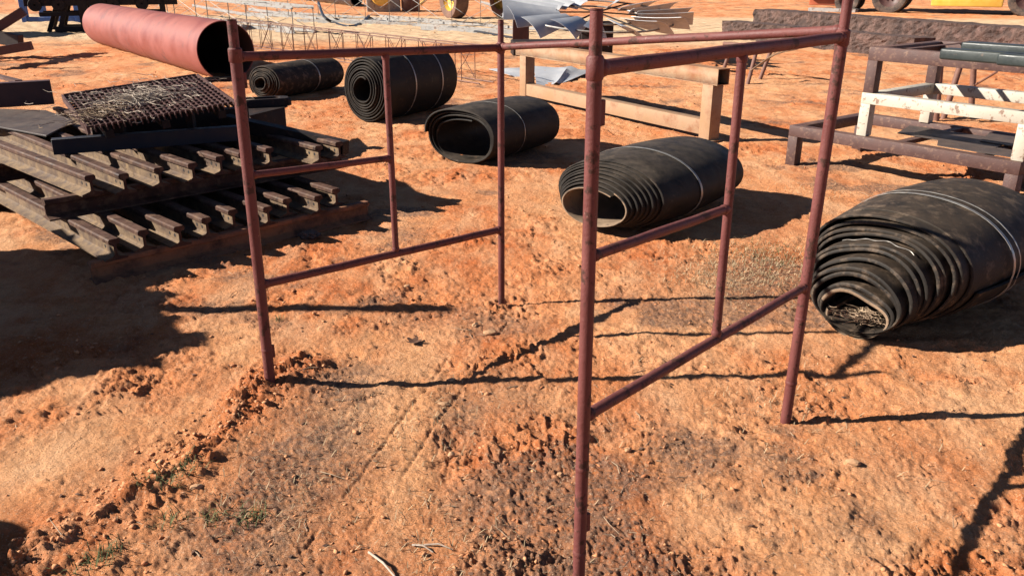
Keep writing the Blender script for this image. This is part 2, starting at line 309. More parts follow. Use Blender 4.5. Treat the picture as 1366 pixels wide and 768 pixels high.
# ------------------------------------------------------------------ ground sheet
def make_ground():
    fine = np.radians(np.arange(-44, 44.001, 0.115)); coarse = np.radians(np.arange(50, 311, 5.0))
    th = np.concatenate([fine, coarse]); nt_ = len(th)
    rr = [0.05, 0.4]; r = 0.8
    while r < 48: rr.append(r); r *= 1.0038
    while r < 700: rr.append(r); r *= 1.12
    rr = np.array(rr); nr = len(rr)
    X = np.outer(rr, np.sin(th)).ravel(); Y = np.outer(rr, np.cos(th)).ravel()
    h, loose, litter, sand, wr = ground_h(X, Y, True)
    h = h * (1 - sstep(45, 80, np.hypot(X, Y)))
    co = np.stack([X, Y, h], 1).astype(np.float32)
    i = np.arange(nr - 1)[:, None]; j = np.arange(nt_)[None, :]; j2 = (j + 1) % nt_
    q = np.stack([i * nt_ + j, i * nt_ + j2, (i + 1) * nt_ + j2, (i + 1) * nt_ + j], -1).reshape(-1, 4)[:, ::-1]
    me = bpy.data.meshes.new('ground')
    nq = len(q)
    me.vertices.add(len(co) + 0); me.vertices.foreach_set('co', co.ravel())
    capn = nt_
    loops = np.concatenate([q.ravel(), np.arange(nt_)[::-1]]).astype(np.int32)
    starts = np.concatenate([np.arange(nq) * 4, [nq * 4]]).astype(np.int32)
    me.loops.add(len(loops)); me.loops.foreach_set('vertex_index', loops)
    me.polygons.add(nq + 1); me.polygons.foreach_set('loop_start', starts)
    me.polygons.foreach_set('use_smooth', np.ones(nq + 1, dtype=bool))
    me.update(calc_edges=True); me.validate()
    for nm, arr in (('loose', loose), ('litter', litter), ('sand', sand)):
        a = me.attributes.new(nm, 'FLOAT', 'POINT'); a.data.foreach_set('value', arr.astype(np.float32))
    o = bpy.data.objects.new('ground', me); COL.objects.link(o)
    tag(o, 'red and tan bare earth yard', kind='structure')
    m = bpy.data.materials.new('red_earth'); m.use_nodes = True
    N, Lk = m.node_tree.nodes, m.node_tree.links; bs = N['Principled BSDF']
    bs.inputs['Roughness'].default_value = 0.95; bs.inputs['Specular IOR Level'].default_value = 0.15
    tc = N.new('ShaderNodeTexCoord')
    def noise(s, det=6, ro=.65):
        n = N.new('ShaderNodeTexNoise'); n.inputs['Scale'].default_value = s; n.inputs['Detail'].default_value = det
        n.inputs['Roughness'].default_value = ro; Lk.new(tc.outputs['Object'], n.inputs['Vector']); return n.outputs[0]
    def rmp(src, a, b, lo=0., hi=1.):
        x = N.new('ShaderNodeMapRange'); x.inputs[1].default_value = a; x.inputs[2].default_value = b
        x.inputs[3].default_value = lo; x.inputs[4].default_value = hi; Lk.new(src, x.inputs[0]); return x.outputs[0]
    def mth(op, a, b):
        x = N.new('ShaderNodeMath'); x.operation = op; x.use_clamp = True
        for k, v in enumerate((a, b)):
            if isinstance(v, (int, float)): x.inputs[k].default_value = v
            else: Lk.new(v, x.inputs[k])
        return x.outputs[0]
    def mix(f, a, b):
        x = N.new('ShaderNodeMix'); x.data_type = 'RGBA'; Lk.new(f, x.inputs[0])
        for k, v in ((6, a), (7, b)):
            if isinstance(v, tuple): x.inputs[k].default_value = (*v, 1)
            else: Lk.new(v, x.inputs[k])
        return x.outputs[2]
    def attr(nm):
        a = N.new('ShaderNodeAttribute'); a.attribute_name = nm; return a.outputs['Fac']
    mpn = N.new('ShaderNodeMapping'); mpn.inputs['Rotation'].default_value = (0, 0, R(19)); mpn.inputs['Scale'].default_value = (1.0, .38, 1.0)
    Lk.new(tc.outputs['Object'], mpn.inputs[0])
    def snoise(s_, det=6, ro=.62):                                               # stretched along the direction of traffic
        n = N.new('ShaderNodeTexNoise'); n.inputs['Scale'].default_value = s_; n.inputs['Detail'].default_value = det
        n.inputs['Roughness'].default_value = ro; Lk.new(mpn.outputs[0], n.inputs['Vector']); return n.outputs[0]
    red = mix(rmp(noise(1.7), .38, .62), (0.47, 0.132, 0.040), (0.58, 0.205, 0.076))
    tan = mix(rmp(noise(2.3), .35, .65), (0.69, 0.365, 0.185), (0.61, 0.265, 0.110))
    c = mix(mth('ADD', mth('MULTIPLY', attr('loose'), .70), rmp(snoise(1.5, 6), .42, .64, 0, .75)), tan, red)
    c = mix(rmp(snoise(4.5, 8, .72), .48, .68, 0, .60), c, (0.69, 0.395, 0.22))     # pale trodden dust
    c = mix(rmp(noise(14, 7, .7), .52, .72, 0, .5), c, (0.36, 0.125, 0.047))
    c = mix(rmp(noise(5, 7, .7), .54, .70, 0, .5), c, (0.39, 0.13, 0.048))
    lit = mth('MULTIPLY', attr('litter'), rmp(noise(30, 8, .8), .34, .56))
    c = mix(mth('MULTIPLY', lit, .92), c, (0.17, 0.098, 0.068))                 # fine bark and leaf litter
    c = mix(rmp(noise(60, 5, .8), .58, .68, 0, .55), c, (0.20, 0.085, 0.045))   # dark specks, crumb shadows put into the colour
    c = mix(rmp(noise(150, 3, .8), .55, .68, 0, .55), c, (0.15, 0.065, 0.04))
    c = mix(rmp(noise(120, 3, .7), .58, .68, 0, .55), c, (0.80, 0.55, 0.37))
    c = mix(mth('MULTIPLY', attr('sand'), .92), c, mix(rmp(noise(3.0, 8, .7), .35, .65), (0.64, 0.47, 0.30), (0.52, 0.35, 0.21)))
    Lk.new(c, bs.inputs['Base Color'])
    vo = N.new('ShaderNodeTexVoronoi'); vo.inputs['Scale'].default_value = 75; vo.feature = 'F1'
    wn = N.new('ShaderNodeTexNoise'); wn.inputs['Scale'].default_value = 30; wn.inputs['Detail'].default_value = 4
    Lk.new(tc.outputs['Object'], wn.inputs['Vector'])
    wa = N.new('ShaderNodeVectorMath'); wa.operation = 'MULTIPLY_ADD'; wa.inputs[1].default_value = (.05, .05, .05)
    Lk.new(wn.outputs['Color'], wa.inputs[0]); Lk.new(tc.outputs['Object'], wa.inputs[2]); Lk.new(wa.outputs[0], vo.inputs['Vector'])
    b0 = N.new('ShaderNodeBump'); b0.invert = True; b0.inputs['Strength'].default_value = .6; b0.inputs['Distance'].default_value = .006
    Lk.new(vo.outputs['Distance'], b0.inputs['Height'])
    b1 = N.new('ShaderNodeBump'); b1.inputs['Strength'].default_value = 1.0; b1.inputs['Distance'].default_value = .019
    Lk.new(noise(38, 8, .75), b1.inputs['Height']); Lk.new(b0.outputs[0], b1.inputs['Normal'])
    b2 = N.new('ShaderNodeBump'); b2.inputs['Strength'].default_value = .7; b2.inputs['Distance'].default_value = .004
    Lk.new(noise(190, 4, .7), b2.inputs['Height']); Lk.new(b1.outputs[0], b2.inputs['Normal'])
    Lk.new(b2.outputs[0], bs.inputs['Normal'])
    me.materials.append(m)
make_ground()

# ------------------------------------------------------------------ the pipe frame in the foreground
def weld(mb, p, d, r, n=14):
    d = d.normalized(); r *= random.uniform(1.0, 1.05)
    mb.tube([p - d * .009, p - d * .004, p + d * .004, p + d * .009], r, n, True, [r * .9, r, r, r * .9])
def pipe_frame():
    def post_pts(bx, by, tx, ty):
        b = gp(bx, by); t = dp(tx, ty, b.y); return b, t
    Lb, Lt = post_pts(361, 513, 309, 27)
    Bb, Bt = post_pts(669, 402, 668, 27)
    Rb, Rt = post_pts(1048, 560, 1133, -12)
    Fb, Ft = post_pts(771, 800, 796, 13)
    root = thing('pipe_rack', ((Lb + Bb + Rb + Fb) / 4).to_tuple(), 'tall red-brown welded pipe frame with four posts standing in the foreground', 'pipe frame')
    def on(b, t, py):                     # the point of a post seen at image row py
        lo, hi = 0.0, 1.0
        for _ in range(40):
            m = (lo + hi) / 2; q = b.lerp(t, m)
            v = q - V(0, 0, CAM_H); row = 384 - FOC * (v.y * sp + v.z * cp) / (v.y * cp - v.z * sp)
            if row > py: lo = m
            else: hi = m
        return b.lerp(t, lo)
    posts = {}
    for nm, b, t, cy, sunk, RP in (('L', Lb, Lt, 75, .05, .0210), ('B', Bb, Bt, 65, .05, .0162), ('R', Rb, Rt, 52, .05, .0195), ('F', Fb, Ft, 93, .05, .0165)):
        mb = MB(); d = (t - b).normalized(); c = on(b, t, cy)
        rs = RP * .84
        # main leg up to the sleeve, a narrower spigot above, open pipe mouth on top
        mb.tube([b - d * sunk, c], RP, 20)
        tt = t
        mb.tube([c, tt - d * .002], rs, 20, False)
        mb.lathe([(rs, 0), (rs, .002), (rs - .004, .002), (rs - .004, -.10), (rs - .003, -.10), (rs - .003, 0)], tt, d, 20)
        mb.tube([c - d * .022, c - d * .018, c + d * .024, c + d * .029], RP, 20, True, [RP * 1.02, RP * 1.16, RP * 1.16, RP * .95])
        weld(mb, b + d * .16, d, RP * 1.07)
        if nm in 'FR': weld(mb, b + d * .42, d, RP * 1.06)
        posts[nm] = mb.build('post', M_PIPE, root)
    def rail(p, q, r, nm='rail', ext=.0):
        mb = MB(); d = (q - p).normalized(); n = 7; sag = V(0, 0, 1)
        pts = [p.lerp(q, i / n) + sag * (.0008 * math.sin(i * 2.1 + p.x * 5)) * (0 < i < n) for i in range(n + 1)]
        mb.tube(pts, r, 18)
        weld(mb, p + d * .022, d, r * 1.17); weld(mb, q - d * .022, d, r * 1.17)
        return mb.build(nm, M_PIPE, root)
    l_top, b_top = on(Lb, Lt, 76), on(Bb, Bt, 64)
    r_top, f_top = on(Rb, Rt, 50), on(Fb, Ft, 92)
    rail(l_top, b_top, .0168, 'top_rail')
    rail(f_top, r_top, .0172, 'top_rail')
    rail(b_top + V(0, 0, .003), r_top + V(0, 0, .022), .0155, 'top_rail')
    l_low, b_low = on(Lb, Lt, 380), on(Bb, Bt, 306)
    f_low, r_low = on(Fb, Ft, 556), on(Rb, Rt, 382)
    rail(l_low, b_low, .0170, 'bottom_rail')
    rail(f_low, r_low, .0150, 'bottom_rail')
    # infill uprights between top and bottom rails
    def at_x(p, q, px):
        best = min((i / 400 for i in range(401)), key=lambda t: abs(683 + FOC * p.lerp(q, t).x / (p.lerp(q, t).y * cp - (p.lerp(q, t).z - CAM_H) * sp) - px))
        return p.lerp(q, best)
    ut, ub = at_x(l_top, b_top, 514), at_x(l_low, b_low, 528)
    vt, vb = at_x(f_top, r_top, 991), at_x(f_low, r_low, 955)
    rail(ub, ut, .0138, 'upright'); rail(vb, vt, .0130, 'upright')
    rail(on(Lb, Lt, 234), on(ub, ut, 211), .0135, 'middle_rail')
    rail(on(Fb, Ft, 343), on(vb, vt, 278), .0128, 'middle_rail')
    # lugs welded to the posts
    for (b, t, py, sx) in ((Fb, Ft, 152, 1), (Lb, Lt, 470, 1), (Lb, Lt, 108, 1), (Fb, Ft, 700, 1)):
        mb = MB(); d = (t - b).normalized(); c = on(b, t, py); x = V(.8, .6, 0)
        mb.bar(c + x * .022 - d * .028, c + x * .022 + d * .028, .012, .018, x)
        mb.build('lug', M_PIPE, root, .002)
    return root
pipe_frame()

# ------------------------------------------------------------------ conveyor belt rolls
def belt_roll(label, base, ang, width, r0, turns, pitch, thick, fx, fz, tele, material, straps=(), sag=0.0, wob=0.006, tele_pow=1.0, seed=1, bottom=-.012, tail=0.0, sf=0.0, wire=(), jit=.012, dusty_core=False, hold=0.0, barrel=.05):
    """spiral of thick rubber belt; axis runs along ang; inner turns pushed out along -axis by tele"""
    rnd = random.Random(seed)
    ax = V(math.cos(ang), math.sin(ang), 0); cx = V(math.sin(ang), -math.cos(ang), 0); up = V(0, 0, 1)
    seg = 44; n = int(seg * turns); ro = r0 + pitch * turns
    ph = [rnd.uniform(0, 6.28) for _ in range(6)]
    tj = [rnd.uniform(-1, 1) for _ in range(int(turns) + 3)]
    def R_(th):
        k = th / (2 * math.pi)
        return r0 + pitch * k + wob * math.sin(2 * th + ph[0]) + wob * .6 * math.sin(3.07 * th + ph[1]) + wob * .5 * math.sin(.6 * th + ph[2])
    def off(th):
        k = th / (2 * math.pi); f = k / turns
        i = int(k); fr = k - i; j = tj[i] + (tj[i + 1] - tj[i]) * fr
        g_ = 1.0 if f < hold else max(0.0, (1 - f) / (1 - hold)) ** tele_pow
        return -tele * g_ + j * jit * (.35 if f < hold else 1)
    def pos(th, dr, a):
        r = R_(th) * (1 - barrel * ((a - off(th) - width / 2) / (width / 2)) ** 2) + dr; k = th / (2 * math.pi) / turns
        c, s_ = math.cos(th + ph[3]), math.sin(th + ph[3])
        e = 1 - sf
        c = math.copysign(abs(c) ** e, c); s_ = math.copysign(abs(s_) ** e, s_)
        z = s_ * r * fz - sag * (1 - k) * (ro - r)
        return cx * (c * r * fx) + up * z + ax * a
    mb = MB(); na = 5; rows = []
    ch = min(thick * .25, .004)
    for i in range(n + 1):
        th = i * 2 * math.pi / seg; o_ = off(th)
        row = [pos(th, thick / 2 - ch, o_), pos(th, thick / 2, o_ + ch)]
        row += [pos(th, thick / 2, o_ + width * k / na) for k in range(1, na)]
        row += [pos(th, thick / 2, o_ + width - ch), pos(th, thick / 2 - ch, o_ + width), pos(th, -thick / 2 + ch, o_ + width), pos(th, -thick / 2, o_ + width - ch)]
        row += [pos(th, -thick / 2, o_ + width * k / na) for k in range(na - 1, 0, -1)]
        row += [pos(th, -thick / 2, o_ + ch), pos(th, -thick / 2 + ch, o_)]
        rows.append(row)
    m = len(rows[0])
    zmin = min(p.z for r_ in rows for p in r_)
    B = Vector((base[0], base[1], bottom - zmin))
    vs_ = [B + p for r_ in rows for p in r_]
    fs = [(i * m + j, i * m + (j + 1) % m, (i + 1) * m + (j + 1) % m, (i + 1) * m + j) for i in range(n) for j in range(m)]
    fs += [tuple(range(m)), tuple(range(n * m + m - 1, n * m - 1, -1))]
    mb.add(vs_, fs, True)
    root = thing('conveyor_belt_roll', (base[0], base[1], 0), label, 'belt roll', 'rolled conveyor belts lying in a line')
    bo = mb.build('belt', material, root)
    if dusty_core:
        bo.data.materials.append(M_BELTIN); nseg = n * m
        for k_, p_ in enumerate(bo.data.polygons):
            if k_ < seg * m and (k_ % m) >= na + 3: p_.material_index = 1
    for (a, wd, kind) in straps:
        sm = MB(); th0 = n * 2 * math.pi / seg - 2 * math.pi
        ring = []
        for i in range(61):
            th = th0 + 2 * math.pi * (i % 60) / 60
            th = max(0, th)
            o_ = off(th)
            lift = thick / 2 + .004 + pitch * (1.0 if i == 60 else max(0.0, 1 - i / 7))
            rr_top = [pos(th, lift, a), pos(th, lift + .002, a), pos(th, lift + .002, a + wd), pos(th, lift, a + wd)]
            ring.append([B + q for q in rr_top])
        vv = [p for r_ in ring for p in r_]
        sm.add(vv, [(i * 4 + j, i * 4 + (j + 1) % 4, (i + 1) * 4 + (j + 1) % 4, (i + 1) * 4 + j) for i in range(60) for j in range(4)], True)
        sm.build('strap', M_STRAP, root)
    for (a, t0, t1, slant) in wire:
        sm = MB(); pts = []
        for i in range(25):
            th = int(turns * .5) * 2 * math.pi + t0 + (t1 - t0) * i / 24
            pts.append(B + pos(th, thick / 2 + .006, off(th) + a + slant * i / 24 + .01 * math.sin(i * .9)))
        sm.tube(pts, .0018, 6); sm.build('tie_wire', M_WIRE, root)
    return root, ax, cx, B
belt_roll('small dull black belt roll with folded core, nearest the red pipe', (-3.22, 10.95), R(62), 1.3, .085, 7.0, .026, .016, 1.05, .86, .08, M_BELT2, straps=((.75, .02, 0),), seed=3, wob=.008)
belt_roll('tight round black belt roll with neat spiral end, second from the red pipe', (-1.60, 9.25), R(58), 1.25, .13, 8.0, .031, .016, .93, 1.0, .10, M_BELT, straps=((.42, .018, 0), (.92, .02, 0)), seed=4, wob=.007)
belt_roll('hollow oval black belt roll with wide open mouth beside the ochre stand', (-.47, 7.20), R(53), 1.0, .262, 3.3, .022, .016, 1.22, .74, -.07, M_BELT, straps=((.42, .006, 0),), seed=10, sag=.5, wob=.004, tele_pow=1.0, sf=.12)
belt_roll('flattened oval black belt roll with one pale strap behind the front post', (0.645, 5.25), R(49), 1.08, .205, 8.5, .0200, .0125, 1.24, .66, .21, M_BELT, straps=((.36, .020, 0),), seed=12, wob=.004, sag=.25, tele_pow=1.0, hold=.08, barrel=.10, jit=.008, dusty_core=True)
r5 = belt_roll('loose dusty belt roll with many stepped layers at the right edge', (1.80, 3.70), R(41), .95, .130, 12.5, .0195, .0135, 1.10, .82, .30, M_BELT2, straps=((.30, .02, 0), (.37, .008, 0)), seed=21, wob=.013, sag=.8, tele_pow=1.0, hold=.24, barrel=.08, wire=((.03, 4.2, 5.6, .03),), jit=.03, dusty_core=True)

# ------------------------------------------------------------------ stack of railway rails
RAILP = [(-.062, 0), (.062, 0), (.062, .010), (.018, .022), (.0085, .030), (.0085, .082), (.014, .088), (.031, .093), (.031, .112), (.024, .120), (-.024, .120), (-.031, .112), (-.031, .093), (-.014, .088), (-.0085, .082), (-.0085, .030), (-.018, .022), (-.062, .010)]
SO = gp(120, 368); SU = V(.70, .714, 0).normalized(); SV = V(-.714, .70, 0).normalized()
def suv(p): d = p - SO; return d.dot(SU), d.dot(SV)
def spt(u, v, z): return SO + SU * u + SV * v + V(0, 0, z)
def rail_thing(p0, p1, label, holes=True, m=None):
    mb = MB(); p0 = Vector(p0); p1 = Vector(p1); d = (p1 - p0).normalized()
    mb.prism(RAILP, p0, p1)
    root = thing('railway_rail', p0.to_tuple(), label, 'rail', 'railway rails in the stack')
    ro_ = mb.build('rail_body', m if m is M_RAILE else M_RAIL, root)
    if holes:
        ro_.data.materials.append(M_RAILW)
        for k_ in range(len(RAILP)):
            if not 7 <= k_ <= 11: ro_.data.polygons[k_].material_index = 1
    if holes:
        _, a, b = mb.frame(p1 - p0)
        for t in (.05, .115):
            c = p0 + d * t + b * .056
            h = MB(); h.tube([c - a * .0089, c + a * .0089], .011, 12); h.build('bolt_hole', M_HOLE, root)
    return root
ZL = .12
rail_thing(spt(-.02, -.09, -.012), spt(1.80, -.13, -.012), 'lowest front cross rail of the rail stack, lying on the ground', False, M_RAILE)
rail_thing(spt(-.02, 1.9, -.012), spt(1.78, 1.92, -.012), 'rear cross rail lying on the ground under the rail stack', False)
lowp = [(151, 316), (198, 308), (236, 298), (280, 290), (320, 281), (353, 272), (387, 264), (422, 258), (450, 250)]
ordn = ['outermost left', 'second', 'third', 'fourth', 'fifth', 'sixth', 'seventh', 'eighth', 'rightmost']
rj = [0, .05, -.02, .03, .08, -.03, .04, -.02, .02]
for k, (px, py) in enumerate(lowp):
    u, v = suv(gp(px, py, 2 * ZL)); ln = 3.4
    sk = -.03 if k == 0 else random.uniform(-.02, .03)
    rail_thing(spt(u + .0, max(v, -.16) + rj[k], ZL - .012), spt(u + sk * 2, max(v, -.16) + ln, ZL - .012), '%s rail of the lower layer in the rail stack' % ordn[k] + ('' if k in (0, 8) else ', counting from the left'), True, M_RAILW if k in (0, 3) else M_RAIL)
rail_thing(spt(-.02, .50, 2 * ZL - .012), spt(2.0, .44, 2 * ZL - .012), 'dark cross rail between the two layers of the rail stack', False)
rail_thing(spt(-.02, 1.75, 2 * ZL - .012), spt(2.0, 1.78, 2 * ZL - .012), 'rear cross rail between the two layers of the rail stack', False)
upp = [(119, 231), (164, 229), (211, 221), (256, 215), (293, 206), (323, 201), (359, 195), (428, 193), (452, 187)]
for k, (px, py) in enumerate(upp):
    u, v = suv(gp(px, py, 4 * ZL)); ln = 3.0 if k < 2 else 2.95
    sk = -.12 if k == 0 else random.uniform(-.03, .03)
    rail_thing(spt(u, max(min(v, .40), .17), 3 * ZL - .012), spt(u + sk, max(min(v, .4), .17) + ln, 3 * ZL - .012), '%s rail of the upper layer in the rail stack' % ordn[k] + ('' if k in (0, 8) else ', counting from the left'), True, M_RAILW if k in (1, 4) else M_RAIL)
# dark beams laid across the top
TZ = 4 * ZL - .012
p0, p1 = gp(72, 207, TZ), gp(330, 187, TZ)
mb = MB(); d = (p1 - p0).normalized(); nrm = V(-d.y, d.x, 0)
mb.bar(p0 + V(0, 0, .05) + nrm * .006, p1 + V(0, 0, .05) + nrm * .006, .010, .10); mb.bar(p0 + nrm * .04 + V(0, 0, .096), p1 + nrm * .04 + V(0, 0, .096), .062, .008); mb.bar(p0 + nrm * .04 + V(0, 0, .004), p1 + nrm * .04 + V(0, 0, .004), .062, .008)
tag(mb.build('steel_channel', M_BLUEBLACK, None, .0015), 'blue-black steel channel lying across the rail stack under the grating', 'steel channel')
q0, q1 = p0 + nrm * .62 + d * .22, p1 + nrm * .62 + d * .1
mb = MB(); mb.bar(q0 + V(0, 0, .07), q1 + V(0, 0, .07), .10, .14)
tag(mb.build('box_section', M_DARK, None, .004), 'dark box section lying on the rail stack behind the blue-black channel', 'steel section')
# beams poking out on the right of the stack
for (a, b, lab) in (((302, 168), (462, 205), 'dark joist with a cut end poking out right of the rail stack'),):
    pa, pb = gp(a[0], a[1], .50), gp(b[0], b[1], .36)
    pb = Vector((pb.x, pb.y, .40)); pa = Vector((pa.x, pa.y, .535))
    mb = MB(); mb.bar(pa, pb, .09, .10); tag(mb.build('steel_joist', M_DARK, None, .003), lab, 'steel joist')

# grating and the dry vines on it
GO = V(-2.70, 5.28, .635); GU = V(.79, .468, .087); GV = V(-.50, .708, .10)
gw = GU.cross(GV).normalized()
root = thing('steel_grating', GO.to_tuple(), 'rusty square mesh steel grating tilted on top of the rail stack', 'grating')
nb, nc = 27, 13
proto = None
for i in range(nb):
    t = i / (nb - 1)
    if proto is None:
        mb = MB(); mb.bar(GO, GO + GV, .007, .042, gw); proto = mb.build('bearing_bar', M_GRATE, root)
    else:
        o = proto.copy(); COL.objects.link(o); o.parent = root; o.location = GU * t
proto = None
for i in range(nc):
    t = (i + .5) / nc
    if proto is None:
        mb = MB(); s = GO + GV * t + gw * .012; mb.bar(s, s + GU, .008, .014, gw); proto = mb.build('cross_bar', M_GRATE, root); t0 = t
    else:
        o = proto.copy(); COL.objects.link(o); o.parent = root; o.location = GV * (t - t0)
for a, b in ((GO - GU * .01, GO + GV - GU * .01), (GO + GU * 1.01, GO + GU * 1.01 + GV), (GO + GV * 1.008, GO + GV * 1.008 + GU)):
    mb = MB(); mb.bar(a, b, .012, .055, gw); mb.build('edge_bar', M_GRATE, root)
for t in (.12, .5, .9):
    mb = MB(); s = GO + GU * t - gw * .05; mb.bar(s, s + GV, .05, .05, gw); mb.build('support_bearer', M_DARK, root)
for t in (.25, .75):        # legs that carry the tilted mesh on the beams below
    for vv in (.35, .85):
        s = GO + GU * t + GV * vv - gw * .05; mb = MB(); mb.bar(V(s.x, s.y, TZ + .0), s, .06, .05, V(1, 0, 0)); mb.build('support_leg', M_DARK, root)
def tangle(name, label, centre, rad, n, r, m, ln=.2, hz=.05, cat=None, flat=V(0, 0, 1), seed=5, curl=.5):
    rnd = random.Random(seed); mb = MB()
    for _ in range(n):
        a = rnd.uniform(0, 6.28); q = abs(rnd.gauss(0, .5))
        p = Vector(centre(math.cos(a) * q * rad, math.sin(a) * q * rad)) + V(0, 0, rnd.uniform(0, hz))
        h = rnd.uniform(0, 6.28); L = ln * rnd.uniform(.3, 1); pts = [p]; dz = rnd.uniform(-.25, .35)
        for k in range(4):
            h += rnd.gauss(0, curl); pts.append(pts[-1] + V(math.cos(h), math.sin(h), dz) * L / 4); dz = rnd.uniform(-.4, .3)
        rr = r * rnd.uniform(.5, 1.2)
        mb.tube(pts, rr, 4, False, [rr, rr * .9, rr * .8, rr * .6, rr * .35])
    return mb.build(name, m)
o = tangle('dry_vine_tangle', '', lambda x, y: GO + GU * (.42 + x) + GV * (.5 + y) + gw * .02, .62, 420, .0024, M_VINE, .20, .045, seed=5)
tag(o, 'tangle of pale dry vines and leaves on the steel grating', 'dry vines', kind='stuff')
o = tangle('dry_vine_tangle', '', lambda x, y: GO + GU * (.10 + x) + GV * (.25 + y) + gw * .015, .3, 130, .0022, M_TWIG, .22, .05, seed=15)
tag(o, 'brown weed stems hanging over the left corner of the steel grating', 'dry vines', kind='stuff')
o = tangle('dry_twig_tangle', '', lambda x, y: gp(382, 292, .02) + V(x, y, 0), .22, 50, .0022, M_TWIG, .28, .10, seed=6)
tag(o, 'tangle of dry weed stems beside the lowest rail', 'dry weeds', kind='stuff')

# flat plate and channel at the left of the stack
pl = [gp(0, 147, .50), gp(62, 149, .50), gp(100, 163, .49), gp(62, 183, .48), (gp(-60, 160, .48))]
def slab(pts, t):
    mb = MB(); n = len(pts); pts = [Vector(p) for p in pts]
    vs_ = pts + [p + V(0, 0, t) for p in pts]
    mb.add(vs_, [tuple(range(n - 1, -1, -1)), tuple(range(n, 2 * n))] + [(i, (i + 1) % n, n + (i + 1) % n, n + i) for i in range(n)])
    return mb
tag(slab(pl, .012).build('steel_plate', M_PLATE, None, .002), 'flat grey-brown steel plate lying on the left of the rail stack', 'plate')
a, b = gp(-90, 150, .50), gp(73, 139, .50)
mb = MB(); d = (b - a).normalized(); nn = V(-d.y, d.x, 0)
mb.bar(a + V(0, 0, .10), b + V(0, 0, .10), .012, .18); mb.bar(a + nn * .045 + V(0, 0, .194), b + nn * .045 + V(0, 0, .194), .10, .012); mb.bar(a + nn * .045 + V(0, 0, .006), b + nn * .045 + V(0, 0, .006), .10, .012)
tag(mb.build('steel_channel', M_CHANNEL, None, .003), 'deep red-brown steel channel at the left edge above the grey plate', 'steel channel')
# castings and a bright plate right of the grating
for (px, py, lab, L, hd) in ((296, 109, 'dark oblong track link lying on the ground in front of the red pipe mouth', .66, .5), (352, 141, 'dark oblong track link lying in front of the small belt roll', .5, .35)):
    c = gp(px, py, -.01 if px < 320 else .418); root = thing('track_link', c.to_tuple(), lab, 'track link', 'track links beside the grating')
    dx = V(math.cos(hd), math.sin(hd), 0); dy = V(-dx.y, dx.x, 0)
    mb = MB(); outer = [];
    for k in range(24):
        t = k * 2 * math.pi / 24; outer.append((math.copysign(abs(math.cos(t)) ** .5, math.cos(t)) * L / 2, math.copysign(abs(math.sin(t)) ** .6, math.sin(t)) * .11))
    vs_ = []
    for sc_, z in ((1, 0), (1, .05), (.9, .07), (.62, .07), (.58, .03)):
        vs_ += [c + dx * x * sc_ + dy * y * sc_ + V(0, 0, z) for x, y in outer]
    fs = [(r_ * 24 + j, r_ * 24 + (j + 1) % 24, (r_ + 1) * 24 + (j + 1) % 24, (r_ + 1) * 24 + j) for r_ in range(4) for j in range(24)]
    fs += [tuple(range(23, -1, -1)), tuple(range(96, 120))]
    mb.add(vs_, fs, True); mb.build('link_body', M_DARK, root)
    for sx in (-1, 1):
        mb = MB(); e = c + dx * sx * L * .36 + V(0, 0, .03); mb.tube([e - dy * .10, e + dy * .10], .035, 14); mb.build('pin_boss', M_DARK, root)
pts = [gp(318, 140, .41), gp(374, 130, .41), gp(384, 143, .41), gp(330, 156, .41)]
tag(slab(pts, .006).build('steel_plate', M_DARK, None), 'narrow flat steel plate right of the grating', 'plate')
pts = [Vector((q_.x, q_.y, -.02)) for q_ in (gp(322, 143, .41), gp(371, 133, .41), gp(380, 144, .41), gp(334, 154, .41))]
tag(slab(pts, .428).build('steel_crate', M_DARK, None, .004), 'dark steel crate right of the rail stack, under the narrow flat plate', 'crate')

# ------------------------------------------------------------------ ochre steel stand
def frame_member(root, nm, a, b, s, m, up=V(0, 0, 1), bev=.004, s2=None):
    mb = MB(); mb.bar(a, b, s, s2 or s, up); return mb.build(nm, m, root, bev, 2)
def ochre_stand():
    Bp, A = gp(945, 186), gp(703, 131); z = .70; s = .155
    d = (Bp - A); d.z = 0; L = d.length; d.normalize(); n = V(-d.y, d.x, 0)
    root = thing('ochre_steel_stand', ((A + Bp) / 2).to_tuple(), 'rusty ochre box-section steel stand behind the belt rolls', 'steel stand')
    mb = MB(); q0 = A - d * .16 + V(0, 0, z - s / 2); q1 = Bp + d * .13 + V(0, 0, z - s / 2)
    t = .008; h = s / 2                    # hollow box section with open end
    for (ox, oz, wx, hz) in ((0, h - t / 2, s, t), (0, -h + t / 2, s, t), (h - t / 2, 0, t, s - 2 * t), (-h + t / 2, 0, t, s - 2 * t)):
        mb.bar(q0 - n * ox + V(0, 0, oz), q1 - n * ox + V(0, 0, oz), wx, hz)
    mb.build('top_beam', M_OCHRE, root, .002)
    for P in (A, Bp):
        frame_member(root, 'leg', P + V(0, 0, -.02), P + V(0, 0, z - s - .001), s * .92, M_OCHRE2, up=d)
        mb = MB(); mb.box(P - d * .11 - n * .10 + V(0, 0, -.012), d * .22, n * .20, V(0, 0, .02)); mb.build('foot_plate', M_OCHRE, root, .003)
    frame_member(root, 'bottom_beam', A + d * s * .47 + V(0, 0, .12), Bp - d * s * .47 + V(0, 0, .12), s * .8, M_OCHRE2, s2=s * .95)
ochre_stand()

